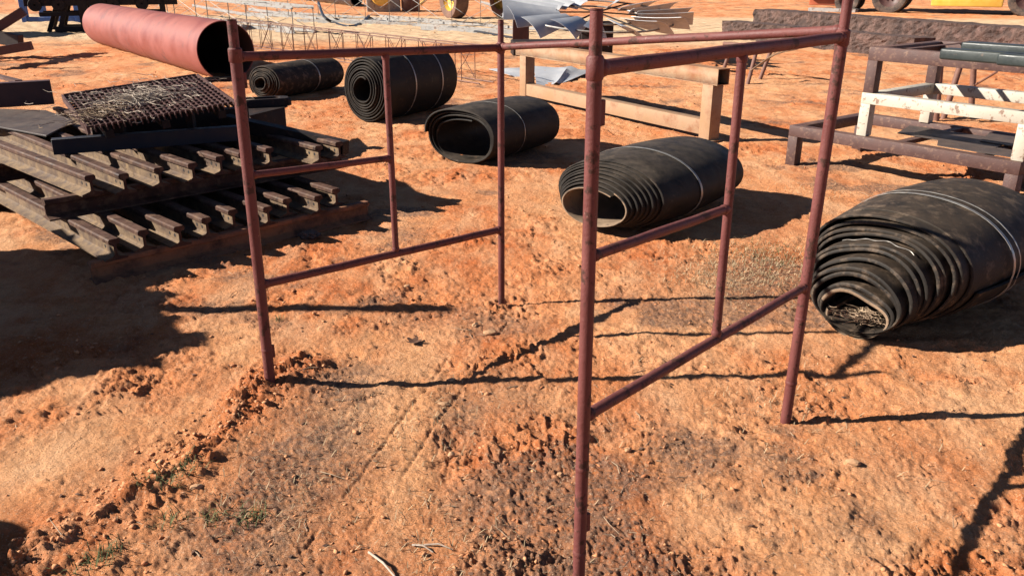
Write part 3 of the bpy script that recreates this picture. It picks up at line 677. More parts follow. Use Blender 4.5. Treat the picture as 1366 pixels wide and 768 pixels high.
# ------------------------------------------------------------------ stacked frames on the right
P1, P2 = gp(1052, 217), gp(1353, 278)
FU = (P2 - P1); FU.z = 0; FL_ = FU.length; FU.normalize(); FV = V(-FU.y, FU.x, 0)
def stand(label, o, L, D, z0, H, s, m, back_leg=True, hb=None, name='low_steel_stand'):
    root = thing(name, (o.x, o.y, z0), label, 'steel frame', 'stacked low steel frames')
    hb = hb or s; e = V(0, 0, 1)
    c = [o, o + FU * L, o + FU * L + FV * D, o + FV * D]
    for p in c:
        frame_member(root, 'leg', p + e * z0, p + e * (z0 + H - hb), s, m, up=FU)
    zt = z0 + H - hb / 2
    h = s / 2
    frame_member(root, 'front_beam', c[0] - FU * h + e * zt, c[1] + FU * h + e * zt, s, m, s2=hb)
    frame_member(root, 'back_beam', c[3] - FU * h + e * zt, c[2] + FU * h + e * zt, s, m, s2=hb)
    frame_member(root, 'end_beam', c[0] + FV * h + e * zt, c[3] - FV * h + e * zt, s, m, s2=hb - .004)
    frame_member(root, 'end_beam', c[1] + FV * h + e * zt, c[2] - FV * h + e * zt, s, m, s2=hb - .004)
    return root
stand('low dark brown steel frame standing on the ground under the white one', P1 + FU * .04, FL_ - .09, 1.05, -.015, .35, .092, M_FRAME)
stand('chipped white steel frame sandwiched between two brown frames', P1 + FU * .64 + FV * .03, 1.19, 1.0, .335, .34, .085, M_WHITE)
stand('top brown steel frame of the stack, carrying dark green tubes', P1 + FU * .64 + FV * .04, 1.55, .98, .675, .35, .085, M_FRAME, hb=.10)
# dark green tubes
for i, (a, b, lab) in enumerate((((1246, 80), (1334, 93), 'short dark green square tube at the left end on the top frame'), ((1322, 88), (1420, 104), 'dark green square tube nearest the viewer on the top frame'), ((1275, 70), (1410, 84), 'long dark green square tube at the back of the top frame'))):
    pa, pb = gp(a[0], a[1], 1.025), gp(b[0], b[1], 1.025)
    d = (pb - pa).normalized(); pb = pa + FU * (pb - pa).dot(FU)
    if i == 1: pb = pa + FU * .55
    pa = pa + FV * .12; pb = pb + FV * .12
    mb = MB(); mb.bar(pa + V(0, 0, .036), pb + V(0, 0, .036), .13, .072)
    tag(mb.build('square_tube', M_GREEN, None, .014, 3), lab, 'steel tube', 'dark green tubes on the top frame')
# slats that carry the tubes
for t in (.85, 1.25, 1.7):
    a = P1 + FU * t + FV * .03 + V(0, 0, 1.022); mb = MB(); mb.bar(a, a + FV * .98, .05, .006)
    tag(mb.build('flat_bar', M_FRAME), 'flat steel bar across the top frame, %s along' % {.85: 'first', 1.25: 'second', 1.7: 'third'}[t], 'flat bar', 'flat bars under the green tubes')
# sheets lying on the low frame
for i, (u0, u1, v0, v1, z, lab) in enumerate(((.66, 1.55, .30, .72, .337, 'dark steel sheet lying across the low frame, leftmost'), (1.25, 2.0, .45, .88, .345, 'dark steel sheet overlapping the others on the low frame'), (1.1, 1.9, .08, .34, .335, 'narrow dark steel strip near the front of the low frame'))):
    p = P1 + FU * u0 + FV * v0; q = P1 + FU * u1 + FV * v0
    pts = [p + FU * .12, q, P1 + FU * (u1 - .06) + FV * v1, P1 + FU * u0 + FV * v1]
    tag(slab([Vector((k.x, k.y, z)) for k in pts], .006).build('steel_sheet', M_PLATE), lab, 'steel sheet', 'dark sheets on the low frame')
for t in (.95, 1.55):
    a = P1 + FU * t + FV * .02 + V(0, 0, .316); mb = MB(); mb.bar(a, a + FV * 1.02, .06, .034)
    tag(mb.build('cross_bearer', M_FRAME), '%s cross bearer under the dark sheets on the low frame' % ('left' if t < 1 else 'right'), 'bar')

# pipe trestles behind the frames and behind the ochre stand
def trestle(label, tops, feet, r, m, beam=True, H=None):
    root = thing('pipe_trestle', ((feet[0] + feet[-1]) / 2).to_tuple(), label, 'trestle', 'rusty pipe trestles')
    for a, b in zip(tops, feet):
        mb = MB(); mb.tube([b + V(0, 0, -.03), a], r, 10); mb.build('leg', m, root)
    mb = MB(); k = [tops[0], tops[-1]]; d = (k[1] - k[0]).normalized(); mb.tube([k[0] - d * .15, k[1] + d * .15], r * 1.1, 10); mb.build('top_pipe', m, root)
    return root
Y = 9.4
f_ = [gp(1232, 158), gp(1249, 160), gp(1258, 158), gp(1296, 150)]
tp = [dp(1250, 78, f_[0].y + .25), dp(1254, 78, f_[1].y), dp(1286, 78, f_[2].y + .1), dp(1297, 78, f_[3].y)]
for a in tp: a.z = .78
trestle('rusty pipe trestle with splayed legs behind the stacked steel frames', tp, f_, .034, M_POST)
pa, pb = gp(1262, 150, 0), dp(1345, 96, 9.0)
mb = MB(); q = dp(1330, 92, 8.9); mb.tube([gp(1290, 120, .25), dp(1330, 96, 8.6)], .012, 8)
tag(mb.build('thin_rod', M_POST), 'thin rusty rod slanting up behind the stacked steel frames', 'rod')
f2 = [gp(962, 101), gp(997, 112), gp(1013, 106)]
t2 = [dp(976, 66, f2[0].y), dp(1010, 66, f2[1].y + .3), dp(1030, 66, f2[2].y)]
for a in t2: a.z = .48
trestle('small rusty pipe trestle behind the right end of the ochre stand', t2, f2, .03, M_POST)
mb = MB()
for k in range(5):
    a = gp(1000 + k * 2, 95 - k, .2); b = dp(1040 + 6 * k, 66, a.y); mb.tube([a, (a + b) / 2 + V(0, 0, .02 * k), b], .007, 5)
tag(mb.build('wire_bundle', M_TWIG), 'bundle of pale stiff wires propped against the small trestle', 'wires')

# ------------------------------------------------------------------ big red pipe
def red_pipe():
    a, b = gp(306, 105), gp(143, 58)
    d = (b - a); d.z = 0; L = d.length; d.normalize(); r = .445
    root = thing('steel_pipe', ((a + b) / 2).to_tuple(), 'large salmon-red steel pipe lying in the upper left', 'pipe')
    c = a + V(0, 0, r - .03)
    mb = MB(); n = 64; prof_o = []
    mb.lathe([(r, 0), (r, L * .33), (r, L * .66), (r, L), (r - .002, L)], c, d, n)
    # keep only the outer skin from the loop above: build the shell explicitly
    mb = MB(); _, ax, bx = mb.frame(d); vs_ = []
    rings = [(r - .012, 0.0), (r, 0.0), (r, L * .25), (r, L * .5), (r, L * .75), (r, L), (r - .012, L)]
    for rr, h in rings: vs_ += [c + d * h + (ax * math.cos(2 * math.pi * j / n) + bx * math.sin(2 * math.pi * j / n)) * rr for j in range(n)]
    mb.add(vs_, [(i * n + j, i * n + (j + 1) % n, (i + 1) * n + (j + 1) % n, (i + 1) * n + j) for i in range(len(rings) - 1) for j in range(n)], True)
    mb.build('pipe_shell', M_RPIPE, root)
    mb = MB(); vs_ = []
    for h in (0.0, L * .5, L): vs_ += [c + d * h + (ax * math.cos(2 * math.pi * j / n) + bx * math.sin(2 * math.pi * j / n)) * (r - .0125) for j in range(n)]
    mb.add(vs_, [(i * n + (j + 1) % n, i * n + j, (i + 1) * n + j, (i + 1) * n + (j + 1) % n) for i in range(2) for j in range(n)], True)
    mb.build('pipe_bore', M_RPIPE_IN, root)
    mb = MB()
    for h in (L * .42,): mb.lathe([(r + .0005, -.015), (r + .004, -.006), (r + .004, .006), (r + .0005, .015)], c + d * h, d, n)
    mb.build('weld_seam', M_RPIPE, root)
red_pipe()

# ------------------------------------------------------------------ lattice truss of thin rod
def rod_truss():
    a, b = gp(298, 58), gp(640, 113); d = b - a; L = d.length; d.normalize(); n = V(-d.y, d.x, 0); H = .53; W = .26; bay = .50
    root = thing('rod_truss', a.to_tuple(), 'long rusty lattice truss of thin steel rod lying behind the belt rolls', 'truss')
    ch = [V(0, 0, .012), n * W + V(0, 0, .012), V(0, 0, H), n * W + V(0, 0, H)]
    for c in ch:
        mb = MB(); mb.tube([a + c, b + c], .010, 6); mb.build('chord', M_POST, root)
    k = int(L / bay)
    for i in range(k + 1):
        t = min(i * bay, L)
        for (p, q) in ((0, 2), (1, 3)):
            mb = MB(); mb.tube([a + d * t + ch[p], a + d * t + ch[q]], .0065, 5, False); mb.build('strut', M_POST, root)
            if i < k and (i % 2 == p):
                mb = MB()
                mb.tube([a + d * t + ch[p], a + d * (t + bay) + ch[q]], .0055, 5, False)
                mb.tube([a + d * (t + bay) + ch[p] + n * .014, a + d * t + ch[q] + n * .014], .0055, 5, False)
                mb.build('cross_brace', M_POST, root)
rod_truss()

# ------------------------------------------------------------------ galvanised windmill tower lying down
def lying_tower(label, a, b, w0, w1, bays, m, seed=1, back=V(0, 1, 0)):
    d = b - a; L = d.length; d.normalize(); n = V(-d.y, d.x, 0)
    if n.dot(back) < 0: n = -n
    root = thing('windmill_tower', a.to_tuple(), label, 'lattice tower', 'galvanised towers lying down')
    def corner(t, i):
        w_ = w0 + (w1 - w0) * t
        return a.lerp(b, t) + (n * w_ if i in (1, 2) else V(0, 0, 0)) + V(0, 0, .05 + (w_ if i in (2, 3) else 0))
    for i in range(4):
        mb = MB(); mb.prism([(-.04, -.04), (.04, -.04), (.04, -.03), (-.03, -.03), (-.03, .04), (-.04, .04)], corner(0, i), corner(1, i))
        mb.build('corner_angle', m, root)
    for k in range(bays + 1):
        t = k / bays
        for i in range(4):
            mb = MB(); mb.bar(corner(t, i), corner(t, (i + 1) % 4), .05, .012); mb.build('girt', m, root)
            if k < bays:
                t2 = (k + 1) / bays; mb = MB()
                mb.tube([corner(t, i), corner(t2, (i + 1) % 4)], .007, 5, False); mb.tube([corner(t2, i), corner(t, (i + 1) % 4)], .007, 5, False)
                mb.build('brace_rods', m, root)
    return root
ta, tb = gp(186, 14), gp(405, 48)
lying_tower('narrow galvanised lattice tower lying just behind the red pipe', gp(196, 22), gp(392, 46), .75, .6, 4, M_GALVD)
lying_tower('wide galvanised lattice tower lying across behind the rod truss', gp(330, 20), gp(700, 46), 1.25, 1.1, 5, M_GALVD)
for (p_, q_, lab) in (((255, 9), (352, 26), 'pale loose angle bar just behind the mouth of the red pipe'), ((330, 14), (420, 27), 'pale loose angle bar left of the looping black hose'), ((395, 30), (560, 36), 'long pale angle bar on the ground below the looping hose'), ((505, 24), (655, 37), 'pale angle bar lying in front of the yellow-rimmed wheel'), ((560, 40), (690, 47), 'pale angle bar lying left of the windmill rotor'), ((640, 4), (690, 18), 'short pale bar propped behind the windmill rotor')):
    mb = MB(); mb.prism([(-.06, 0), (.06, 0), (.06, .012), (-.045, .012), (-.045, .10), (-.06, .10)], gp(*p_), gp(*q_))
    tag(mb.build('angle_bar', M_GALVD), lab, 'angle bar', 'loose galvanised angle bars')
# black hoses
mb = MB(); pts = [gp(425, 4, .5), gp(432, 22, .2), gp(446, 31, .02), gp(466, 36, .02), gp(482, 31, .02), gp(492, 22, .1)]
def smooth(pts, n=6):
    out = []
    P = [pts[0]] + pts + [pts[-1]]
    for i in range(1, len(P) - 2):
        for k in range(n):
            t = k / n; p0, p1, p2, p3 = P[i - 1], P[i], P[i + 1], P[i + 2]
            out.append(.5 * ((2 * p1) + (p2 - p0) * t + (2 * p0 - 5 * p1 + 4 * p2 - p3) * t * t + (3 * p1 - p0 - 3 * p2 + p3) * t ** 3))
    out.append(P[-2]); return out
mb.tube(smooth(pts), .045, 8); tag(mb.build('black_hose', M_BLACKP), 'black hose looping down from the wide lattice tower', 'hose')
pts = [gp(490, 27, .03), gp(560, 33, .03), gp(620, 40, .03), gp(690, 52, .03)]
mb = MB(); mb.tube(smooth(pts), .035, 6); tag(mb.build('black_hose', M_BLACKP), 'long thin black hose on the ground in front of the wide lattice tower', 'hose')
a, b = gp(372, -4, .0), gp(476, 9, .0)
def hollow_pipe(name, label, cat, a, b, r, m, sides=28):
    d = (b - a).normalized(); L = (b - a).length; mb = MB(); mb.lathe([(r, 0), (r, L), (r * .86, L), (r * .86, 0)], a + V(0, 0, r), d, sides)
    return tag(mb.build(name, m, None), label, cat)
hollow_pipe('black_plastic_pipe', 'thick black plastic pipe lying behind the wide lattice tower', 'pipe', a, b, .28, M_BLACKP)

# ------------------------------------------------------------------ wheeled farm implement at the top
def wheel(root, c, axis, R0, wd, m_t, m_r, name='wheel'):
    axis = axis.normalized(); mb = MB(); ri = R0 * .6; h = wd / 2
    mb.lathe([(ri, -h * .8), (R0 * .78, -h), (R0 * .94, -h * .95), (R0, -h * .6), (R0, h * .6), (R0 * .94, h * .95), (R0 * .78, h), (ri, h * .8)], c, axis, 36)
    t = mb.build(name, m_t, root)
    rim = MB(); rim.lathe([(R0 * .08, -h * .15), (ri * .55, -h * .25), (ri * .85, -h * .55), (ri * 1.02, -h * .82), (ri * 1.02, h * .82), (ri * .85, h * .3), (ri * .5, h * .05), (R0 * .08, h * .1)], c, axis, 32)
    rim.build('rim', m_r, t)
    hub = MB(); hub.tube([c - axis * h * .6, c + axis * h * .45], R0 * .12, 12)
    d_, a_, b_ = hub.frame(axis)
    for k in range(6):
        q = c + (a_ * math.cos(k * 1.047) + b_ * math.sin(k * 1.047)) * ri * .42
        hub.tube([q - axis * h * .4, q + axis * h * .2], R0 * .03, 6)
    hub.build('hub', M_DARK, t)
    return t
def implement():
    c = gp(606, 25); R0 = .66
    root = thing('farm_implement', (c.x, c.y, 0), 'old wheeled farm implement with a yellow rim at the top of the picture', 'farm machine')
    axis = V(-.85, -.53, 0)
    w1 = c + V(0, 0, R0 - .02); wheel(root, w1, axis, R0, .5, M_BTYRE, M_YELLOW)
    w2 = w1 - axis.normalized() * 2.0; wheel(root, w2, axis, R0, .5, M_BTYRE, M_YELLOW)
    mb = MB(); mb.tube([w1, w2], .07, 12); mb.build('axle', M_DARK, root)
    fwd = V(.53, -.85, 0); m_ = (w1 + w2) / 2
    for s in (-.35, .35):
        mb = MB(); q = m_ + axis.normalized() * s + V(0, 0, .16); mb.bar(q - fwd * 1.2, q + fwd * 1.5, .1, .18); mb.build('chassis_beam', M_YELLOW, root, .01)
    mb = MB(); mb.box(m_ - fwd * 1.1 - axis.normalized() * .6 + V(0, 0, .26), fwd * 2.2, axis.normalized() * 1.2, V(0, 0, .6)); mb.build('hopper', M_YELLOW, root, .03)
    return root
implement()
c = gp(516, 16); root = thing('engine_block', (c.x, c.y, 0), 'dusty grey engine block with a yellow pulley behind the wide lattice tower', 'engine')
mb = MB(); mb.box(c + V(-.75, -.2, -.03), V(1.3, .2, 0), V(-.15, .9, 0), V(0, 0, .95)); mb.build('block', M_GALVD, root, .06, 2)
mb = MB(); mb.lathe([(.08, 0), (.36, 0), (.40, .06), (.36, .14), (.08, .14)], c + V(-.15, -.2, .62), V(0, -1, 0), 28); mb.build('pulley', M_YELLOW, root)
mb = MB(); mb.box(c + V(.62, -.1, -.02), V(.7, .1, 0), V(-.1, .6, 0), V(0, 0, .7)); mb.build('gearbox', M_BTYRE, root, .1, 2)
mb = MB(); mb.bar(c + V(1.35, -.15, .28), c + V(1.75, -.1, .6), .12, .1); mb.build('lever', M_YELLOW, root, .01)

# ------------------------------------------------------------------ windmill rotor
def rotor():
    C = gp(792, 66); Y = 15.2; c0 = dp(796, 18, Y)
    root = thing('windmill_rotor', (c0.x, c0.y, 0), 'old galvanised windmill rotor lying flat on its gearbox with bent blades', 'windmill rotor')
    tilt = Matrix.Rotation(R(8), 3, 'X') @ Matrix.Rotation(R(2), 3, 'Y')
    up_ = tilt @ V(0, 0, 1)
    nb = 18; rnd = random.Random(3); r_in, r_out = .72, 1.66
    for k in range(nb):
        ang = 2 * math.pi * k / nb + .1
        if k in (4,): continue
        rad = tilt @ V(math.cos(ang), math.sin(ang), 0); tan = tilt @ V(-math.sin(ang), math.cos(ang), 0)
        p = R(-33 + rnd.uniform(-6, 6)); ch = tan * math.cos(p) + up_ * math.sin(p); nn = rad.cross(ch).normalized()
        bend = rnd.uniform(-.06, .08)
        mb = MB(); rows = []
        nr_, nc_ = 5, 7
        for i in range(nr_):
            t = i / (nr_ - 1); r = r_in + (r_out - r_in) * t; wd = .24 + .28 * t
            for j in range(nc_):
                s = j / (nc_ - 1) - .5
                rows.append(c0 + rad * r + ch * (s * wd) + nn * (.10 * wd * (1 - 4 * s * s) + bend * t * t))
        n_ = len(rows); rows += [q - nn * .004 for q in rows]
        fs = []
        for i in range(nr_ - 1):
            for j in range(nc_ - 1):
                a = i * nc_ + j; fs += [(a, a + 1, a + nc_ + 1, a + nc_), (n_ + a, n_ + a + nc_, n_ + a + nc_ + 1, n_ + a + 1)]
        border = [j for j in range(nc_)] + [i * nc_ + nc_ - 1 for i in range(1, nr_)] + [(nr_ - 1) * nc_ + j for j in range(nc_ - 2, -1, -1)] + [i * nc_ for i in range(nr_ - 2, 0, -1)]
        for x, y in zip(border, border[1:] + border[:1]): fs.append((y, x, n_ + x, n_ + y))
        mb.add(rows, fs, True); mb.build('blade', M_GALV, root)
    for rr in (.80, 1.40):
        mb = MB(); mb.tube([c0 + tilt @ V(math.cos(2 * math.pi * k / 36) * rr, math.sin(2 * math.pi * k / 36) * rr, -.03) for k in range(37)], .016, 6, False); mb.build('rim_ring', M_GALVD, root)
    for k in range(6):
        ang = 2 * math.pi * k / 6; q = tilt @ V(math.cos(ang), math.sin(ang), 0)
        mb = MB(); mb.tube([c0 + up_ * .02, c0 + q * 1.4 - up_ * .03], .014, 6); mb.build('spoke', M_DARK, root)
    mb = MB(); mb.tube([c0 + up_ * -.15, c0 + up_ * .06], .10, 16); mb.build('hub', M_DARK, root)
    b0 = V(c0.x, c0.y, -.02)
    mb = MB(); mb.box(b0 + V(-.28, -.25, 0), V(.56, 0, 0), V(0, .5, 0), V(0, 0, c0.z - .12)); mb.build('gearbox', M_DARK, root, .03, 2)
    return root, c0
rt, rc = rotor()
# timber/steel packing the rotor leans on
for (px, py, w_, h_, lab) in ((705, 76, 1.5, .30, 'dark steel packing under the left side of the windmill rotor'),):
    p = gp(px, py); mb = MB()
    mb.box(p + V(-.3, .0, -.02), V(w_, .15, 0), V(-.05, .6, 0), V(0, 0, h_))
    tag(mb.build('steel_packing', M_DARK, None, .02), lab, 'scrap steel')
p = gp(690, 66); mb = MB(); mb.box(p + V(-.1, 0, -.02), V(.35, .05, 0), V(0, .4, 0), V(0, 0, .72)); tag(mb.build('rusty_box_post', M_CHANNEL, None, .01), 'stubby red-brown steel post under the left edge of the windmill rotor', 'post')
# loose sheets on the ground
for i, (q, lab) in enumerate(((((652, 92, .02), (700, 90, .05), (716, 103, .02), (690, 103, .015)), 'small galvanised sheet on the ground beside the back post'), (((712, 88, .10), (792, 94, .06), (757, 108, .02), (716, 116, .02)), 'larger bent galvanised sheet on the ground under the ochre stand'))):
    pts = [gp(*k) for k in q]
    c = sum(pts, V(0, 0, 0)) / 4
    mb = MB(); n = 8; g = []
    for a in range(n + 1):
        for b in range(n + 1):
            s, t = a / n, b / n
            p = pts[0].lerp(pts[1], s).lerp(pts[3].lerp(pts[2], s), t); p.z += .03 * math.sin(s * 3.1) * math.sin(t * 5) + (.05 * max(0, .15 - abs(s - .6)) / .15 if i else 0)
            g.append(p)
    m_ = len(g); g += [p - V(0, 0, .006) for p in g]
    fs = []
    for a in range(n):
        for b in range(n):
            k = a * (n + 1) + b; fs += [(k, k + 1, k + n + 2, k + n + 1), (m_ + k, m_ + k + n + 1, m_ + k + n + 2, m_ + k + 1)]
    bd = list(range(n + 1)) + [k * (n + 1) + n for k in range(1, n + 1)] + [n * (n + 1) + k for k in range(n - 1, -1, -1)] + [k * (n + 1) for k in range(n - 1, 0, -1)]
    for x, y in zip(bd, bd[1:] + bd[:1]): fs.append((y, x, m_ + x, m_ + y))
    mb.add(g, fs, True); tag(mb.build('galvanised_sheet', M_GALV), lab, 'metal sheet', 'galvanised sheets on the ground')

# ------------------------------------------------------------------ rough concrete blocks
def rough_block(label, a, b, depth, H, seed, n_axis=V(.8, .6, 0)):
    d = b - a; d.z = 0; L = d.length; d.normalize(); n = V(-d.y, d.x, 0)
    if n.y < 0: n = -n
    rnd = np.random.default_rng(seed); nx, ny, nz = int(L / .09), 6, 9
    bm = bmesh.new(); vmap = {}
    def vert(i, j, k):
        key = (i, j, k)
        if key not in vmap:
            amp = .035 if (0 < i < nx) else .02
            x = np.array([i * 1.0]); y = np.array([k * 1.0 + j * 3.1])
            nz_ = (float(vnoise(x * .7, y * .7, seed)[0]) - .5) * 2
            f = nz_ * .022 + rnd.normal() * .014
            p = a + d * (L * i / nx) + n * (depth * j / ny) + V(0, 0, -.03 + H * k / nz)
            if j == 0: p -= n * f
            if k == nz: p += V(0, 0, f * .2 - .03 * max(0, float(vnoise(np.array([i * .23]), np.array([j * .5]), seed + 5)[0]) - .5))
            if i in (0, nx): p += d * f * .3
            vmap[key] = bm.verts.new(p)
        return vmap[key]
    def face(q):
        try: bm.faces.new([vert(*k) for k in q])
        except ValueError: pass
    for i in range(nx):
        for k in range(nz):
            face([(i, 0, k), (i + 1, 0, k), (i + 1, 0, k + 1), (i, 0, k + 1)]); face([(i, ny, k), (i, ny, k + 1), (i + 1, ny, k + 1), (i + 1, ny, k)])
        for j in range(ny):
            face([(i, j, nz), (i + 1, j, nz), (i + 1, j + 1, nz), (i, j + 1, nz)])
    for e in (0, nx):
        for j in range(ny):
            for k in range(nz): face([(e, j, k), (e, j + 1, k), (e, j + 1, k + 1), (e, j, k + 1)])
    bmesh.ops.recalc_face_normals(bm, faces=bm.faces)
    me = bpy.data.meshes.new('concrete_block'); 
    for v in bm.verts: v.co -= a
    bm.to_mesh(me); bm.free(); me.materials.append(M_SLAG)
    o = bpy.data.objects.new('concrete_block', me); o.location = a; COL.objects.link(o)
    return tag(o, label, 'concrete block', 'rough concrete blocks lying side by side')
rough_block('short rough dark concrete block in front, lying left of the right post', gp(962, 50), gp(1215, 80), .55, .42, 3)
rough_block('long rough brown concrete block lying behind the stacked frames', gp(1003, 42), gp(1420, 88), .7, .60, 8)

# ------------------------------------------------------------------ vehicle at the top right
def vehicle():
    c = gp(1183, 18); d = (gp(1366, 22) - gp(1150, 17)); d.z = 0; d.normalize(); n = V(-d.y, d.x, 0)
    root = thing('yellow_trailer', (c.x, c.y, 0), 'long yellow and white trailer with big tyres at the top right', 'trailer')
    R0 = .64
    for t, side in ((0, 0), (0, 1), (4.55, 0), (4.55, 1)):
        wheel(root, c + d * t + n * (.25 + side * 2.1) + V(0, 0, R0 - .03), n, R0, .42, M_TYRE, M_CHANNEL)
    for t in (-1.55,):
        wheel(root, c + d * t + n * .45 + V(0, 0, .42), n, .46, .3, M_TYRE, M_CHANNEL)
        wheel(root, c + d * t + n * 1.9 + V(0, 0, .42), n, .46, .3, M_TYRE, M_CHANNEL)
    o = c - n * 0
    mb = MB(); mb.box(o + d * 1.45 + n * .2 + V(0, 0, .28), d * 2.35, n * 1.9, V(0, 0, 1.0)); mb.build('tank', M_YELLOW, root, .05, 2)
    mb = MB(); mb.box(o - d * 3.2 + n * .15 + V(0, 0, .62), d * 2.1, n * 2.2, V(0, 0, .5)); mb.build('side_skirt', M_GALVD, root, .02)
    mb = MB(); mb.box(o - d * 3.0 + n * .5 + V(0, 0, .22), d * 1.7, n * .5, V(0, 0, .36)); mb.build('tool_box', M_REDP, root, .03)
    mb = MB(); mb.box(o - d * 3.2 + n * .3 + V(0, 0, 1.34), d * 9.5, n * 2.0, V(0, 0, .2)); mb.build('chassis', M_DARK, root, .02)
    mb = MB(); mb.box(o - d * 3.2 + n * .1 + V(0, 0, 1.55), d * 9.5, n * 2.4, V(0, 0, 1.1)); mb.build('body', M_YELLOW, root, .05, 2)
vehicle()
p = gp(1080, 15); q = gp(1143, 17)
mb = MB(); mb.bar(p + V(0, 0, .06), q + V(0, 0, .06), .35, .14); tag(mb.build('timber_sleeper', M_GALVD, None, .01), 'pale sleeper lying on the sand left of the trailer wheels', 'sleeper')

# ------------------------------------------------------------------ top left: bars, blue stand, dark trolley
root = thing('scrap_steel_frame', (-12.6, 15.6, 0), 'rusty red-brown welded frame with arms jutting in from the left edge', 'steel frame')
def armbar(nm, a, b, s, s2, m): 
    mb = MB(); mb.bar(a, b, s, s2); return mb.build(nm, m, root, .006)
e1, e2, e3 = dp(32, 15, 16.5), dp(28, 55, 16.2), dp(42, 61, 14.6)
armbar('arm', V(e1.x - 2.2, e1.y - .7, e1.z - 1.35), e1, .14, .16, M_CHANNEL)
armbar('arm', V(e2.x - 2.0, e2.y + .3, e2.z + .28), e2, .16, .22, M_PLATE)
armbar('arm', V(e3.x - 2.0, e3.y - .3, max(.06, e3.z - 1.2)), e3, .13, .14, M_CHANNEL)
armbar('base_beam', V(e2.x - 2.1, 13.8, .08), V(e2.x - 1.9, 18.2, .08), .2, .2, M_CHANNEL)
armbar('column', V(e2.x - 2.0, 16.5, 0), V(e2.x - 2.0, 16.5, 1.6), .2, .2, M_CHANNEL)
armbar('column', V(e1.x - 2.2, 15.8, 0), V(e1.x - 2.2, 15.8, 1.3), .2, .2, M_CHANNEL)
armbar('crosshead', V(e2.x - 2.0, 14.2, 1.55), V(e2.x - 2.0, 17.2, 1.6), .2, .2, M_CHANNEL)
c = gp(-2, 96); mb = MB(); mb.bar(c + V(-.3, -.1, .03), gp(26, 112) + V(0, 0, .03), .10, .05); tag(mb.build('flat_bar', M_FRAME), 'flat brown bar on the ground behind the deep channel', 'bar')
# blue stand
bp = gp(35, 30); root = thing('blue_stand', (bp.x, bp.y, 0), 'bright blue steel stand with a curved brace at the top left', 'stand')
k = 1.0
for x in (0.0, 1.7):
    for y in (0.0, 1.1):
        mb = MB(); mb.bar(bp + V(x, y, -.02), bp + V(x, y, 1.5), .17, .17, V(1, 0, 0)); mb.build('leg', M_BLUE, root, .01)
for y in (0.0, 1.1):
    mb = MB(); mb.bar(bp + V(.085, y, .09), bp + V(1.615, y, .09), .14, .14); mb.build('foot_beam', M_BLUE, root, .01)
    mb = MB(); mb.bar(bp + V(-.1, y, 1.58), bp + V(1.8, y, 1.58), .14, .16); mb.build('top_beam', M_BLUE, root, .01)
mb = MB(); mb.tube(smooth([bp + V(.35, -.0, 1.5), bp + V(.45, 0, .9), bp + V(.75, 0, .62), bp + V(1.6, 0, .56)]), .06, 8); mb.build('curved_brace', M_BLUE, root)
# dark trolley
tp_ = gp(108, 44); root = thing('dark_steel_trolley', (tp_.x, tp_.y, 0), 'dark steel trolley with slanted legs behind the far end of the red pipe', 'trolley')
U = V(.9, .35, 0).normalized(); W_ = V(-.35, .9, 0)
def tb_(nm, a, b, s, s2=None): mb = MB(); mb.bar(a, b, s, s2 or s, V(0, 0, 1) if abs((b - a).normalized().z) < .9 else U); return mb.build(nm, M_DARK, root, .006)
a = tp_
for y in (0, .9):
    tb_('leg', a + W_ * y + V(-.95, .2, .0), a + W_ * y + V(-.55, .35, .98), .11)
    tb_('leg', a + W_ * y + U * -.50 + V(0, 0, 0), a + W_ * y + U * -.15 + V(0, 0, .98), .11)
    tb_('leg', a + W_ * y + U * .15 + V(0, 0, 0), a + W_ * y + U * .15 + V(0, 0, .92), .22)
    tb_('leg', a + W_ * y + U * 2.1, a + W_ * y + U * 2.1 + V(0, 0, .92), .14)
    tb_('stretcher', a + W_ * y + U * -.9 + V(0, 0, .48), a + W_ * y + U * 2.1 + V(0, 0, .48), .10)
    tb_('stretcher', a + W_ * y + U * -.6 + V(0, 0, .10), a + W_ * y + U * 2.1 + V(0, 0, .10), .14)
    tb_('top_beam', a + W_ * y + U * -1.2 + V(0, 0, .78), a + W_ * y + U * 2.5 + V(0, 0, .78), .14, .20)
tb_('deck', a + W_ * .45 + U * -.9 + V(0, 0, 1.05), a + W_ * .45 + U * 2.6 + V(0, 0, 1.05), 1.2, .16)
for t in (-.95, -.4, .9, 1.6):
    mb = MB(); q = a + U * t + V(0, 0, .72) - W_ * .08; mb.lathe([(.03, -.06), (.15, -.06), (.17, 0), (.15, .06), (.03, .06)], q, W_, 20); mb.build('roller', M_DARK, root)
# unseen tank added outside the left edge to throw shade behind the arms
tk = V(-15.9, 21.8, 0); root = thing('shade_tank', tk.to_tuple(), 'rusty round tank, unseen, added left of the blue stand to throw shade', 'tank')
mb = MB(); mb.lathe([(.001, 0), (1.15, 0), (1.15, .6), (1.17, .62), (1.15, .64), (1.15, 1.3), (1.17, 1.32), (1.15, 1.34), (1.15, 2.0), (.001, 2.15)], tk + V(0, 0, -.03), V(0, 0, 1), 48, V(1, 0, 0)); mb.build('tank_shell', M_CHANNEL, root)

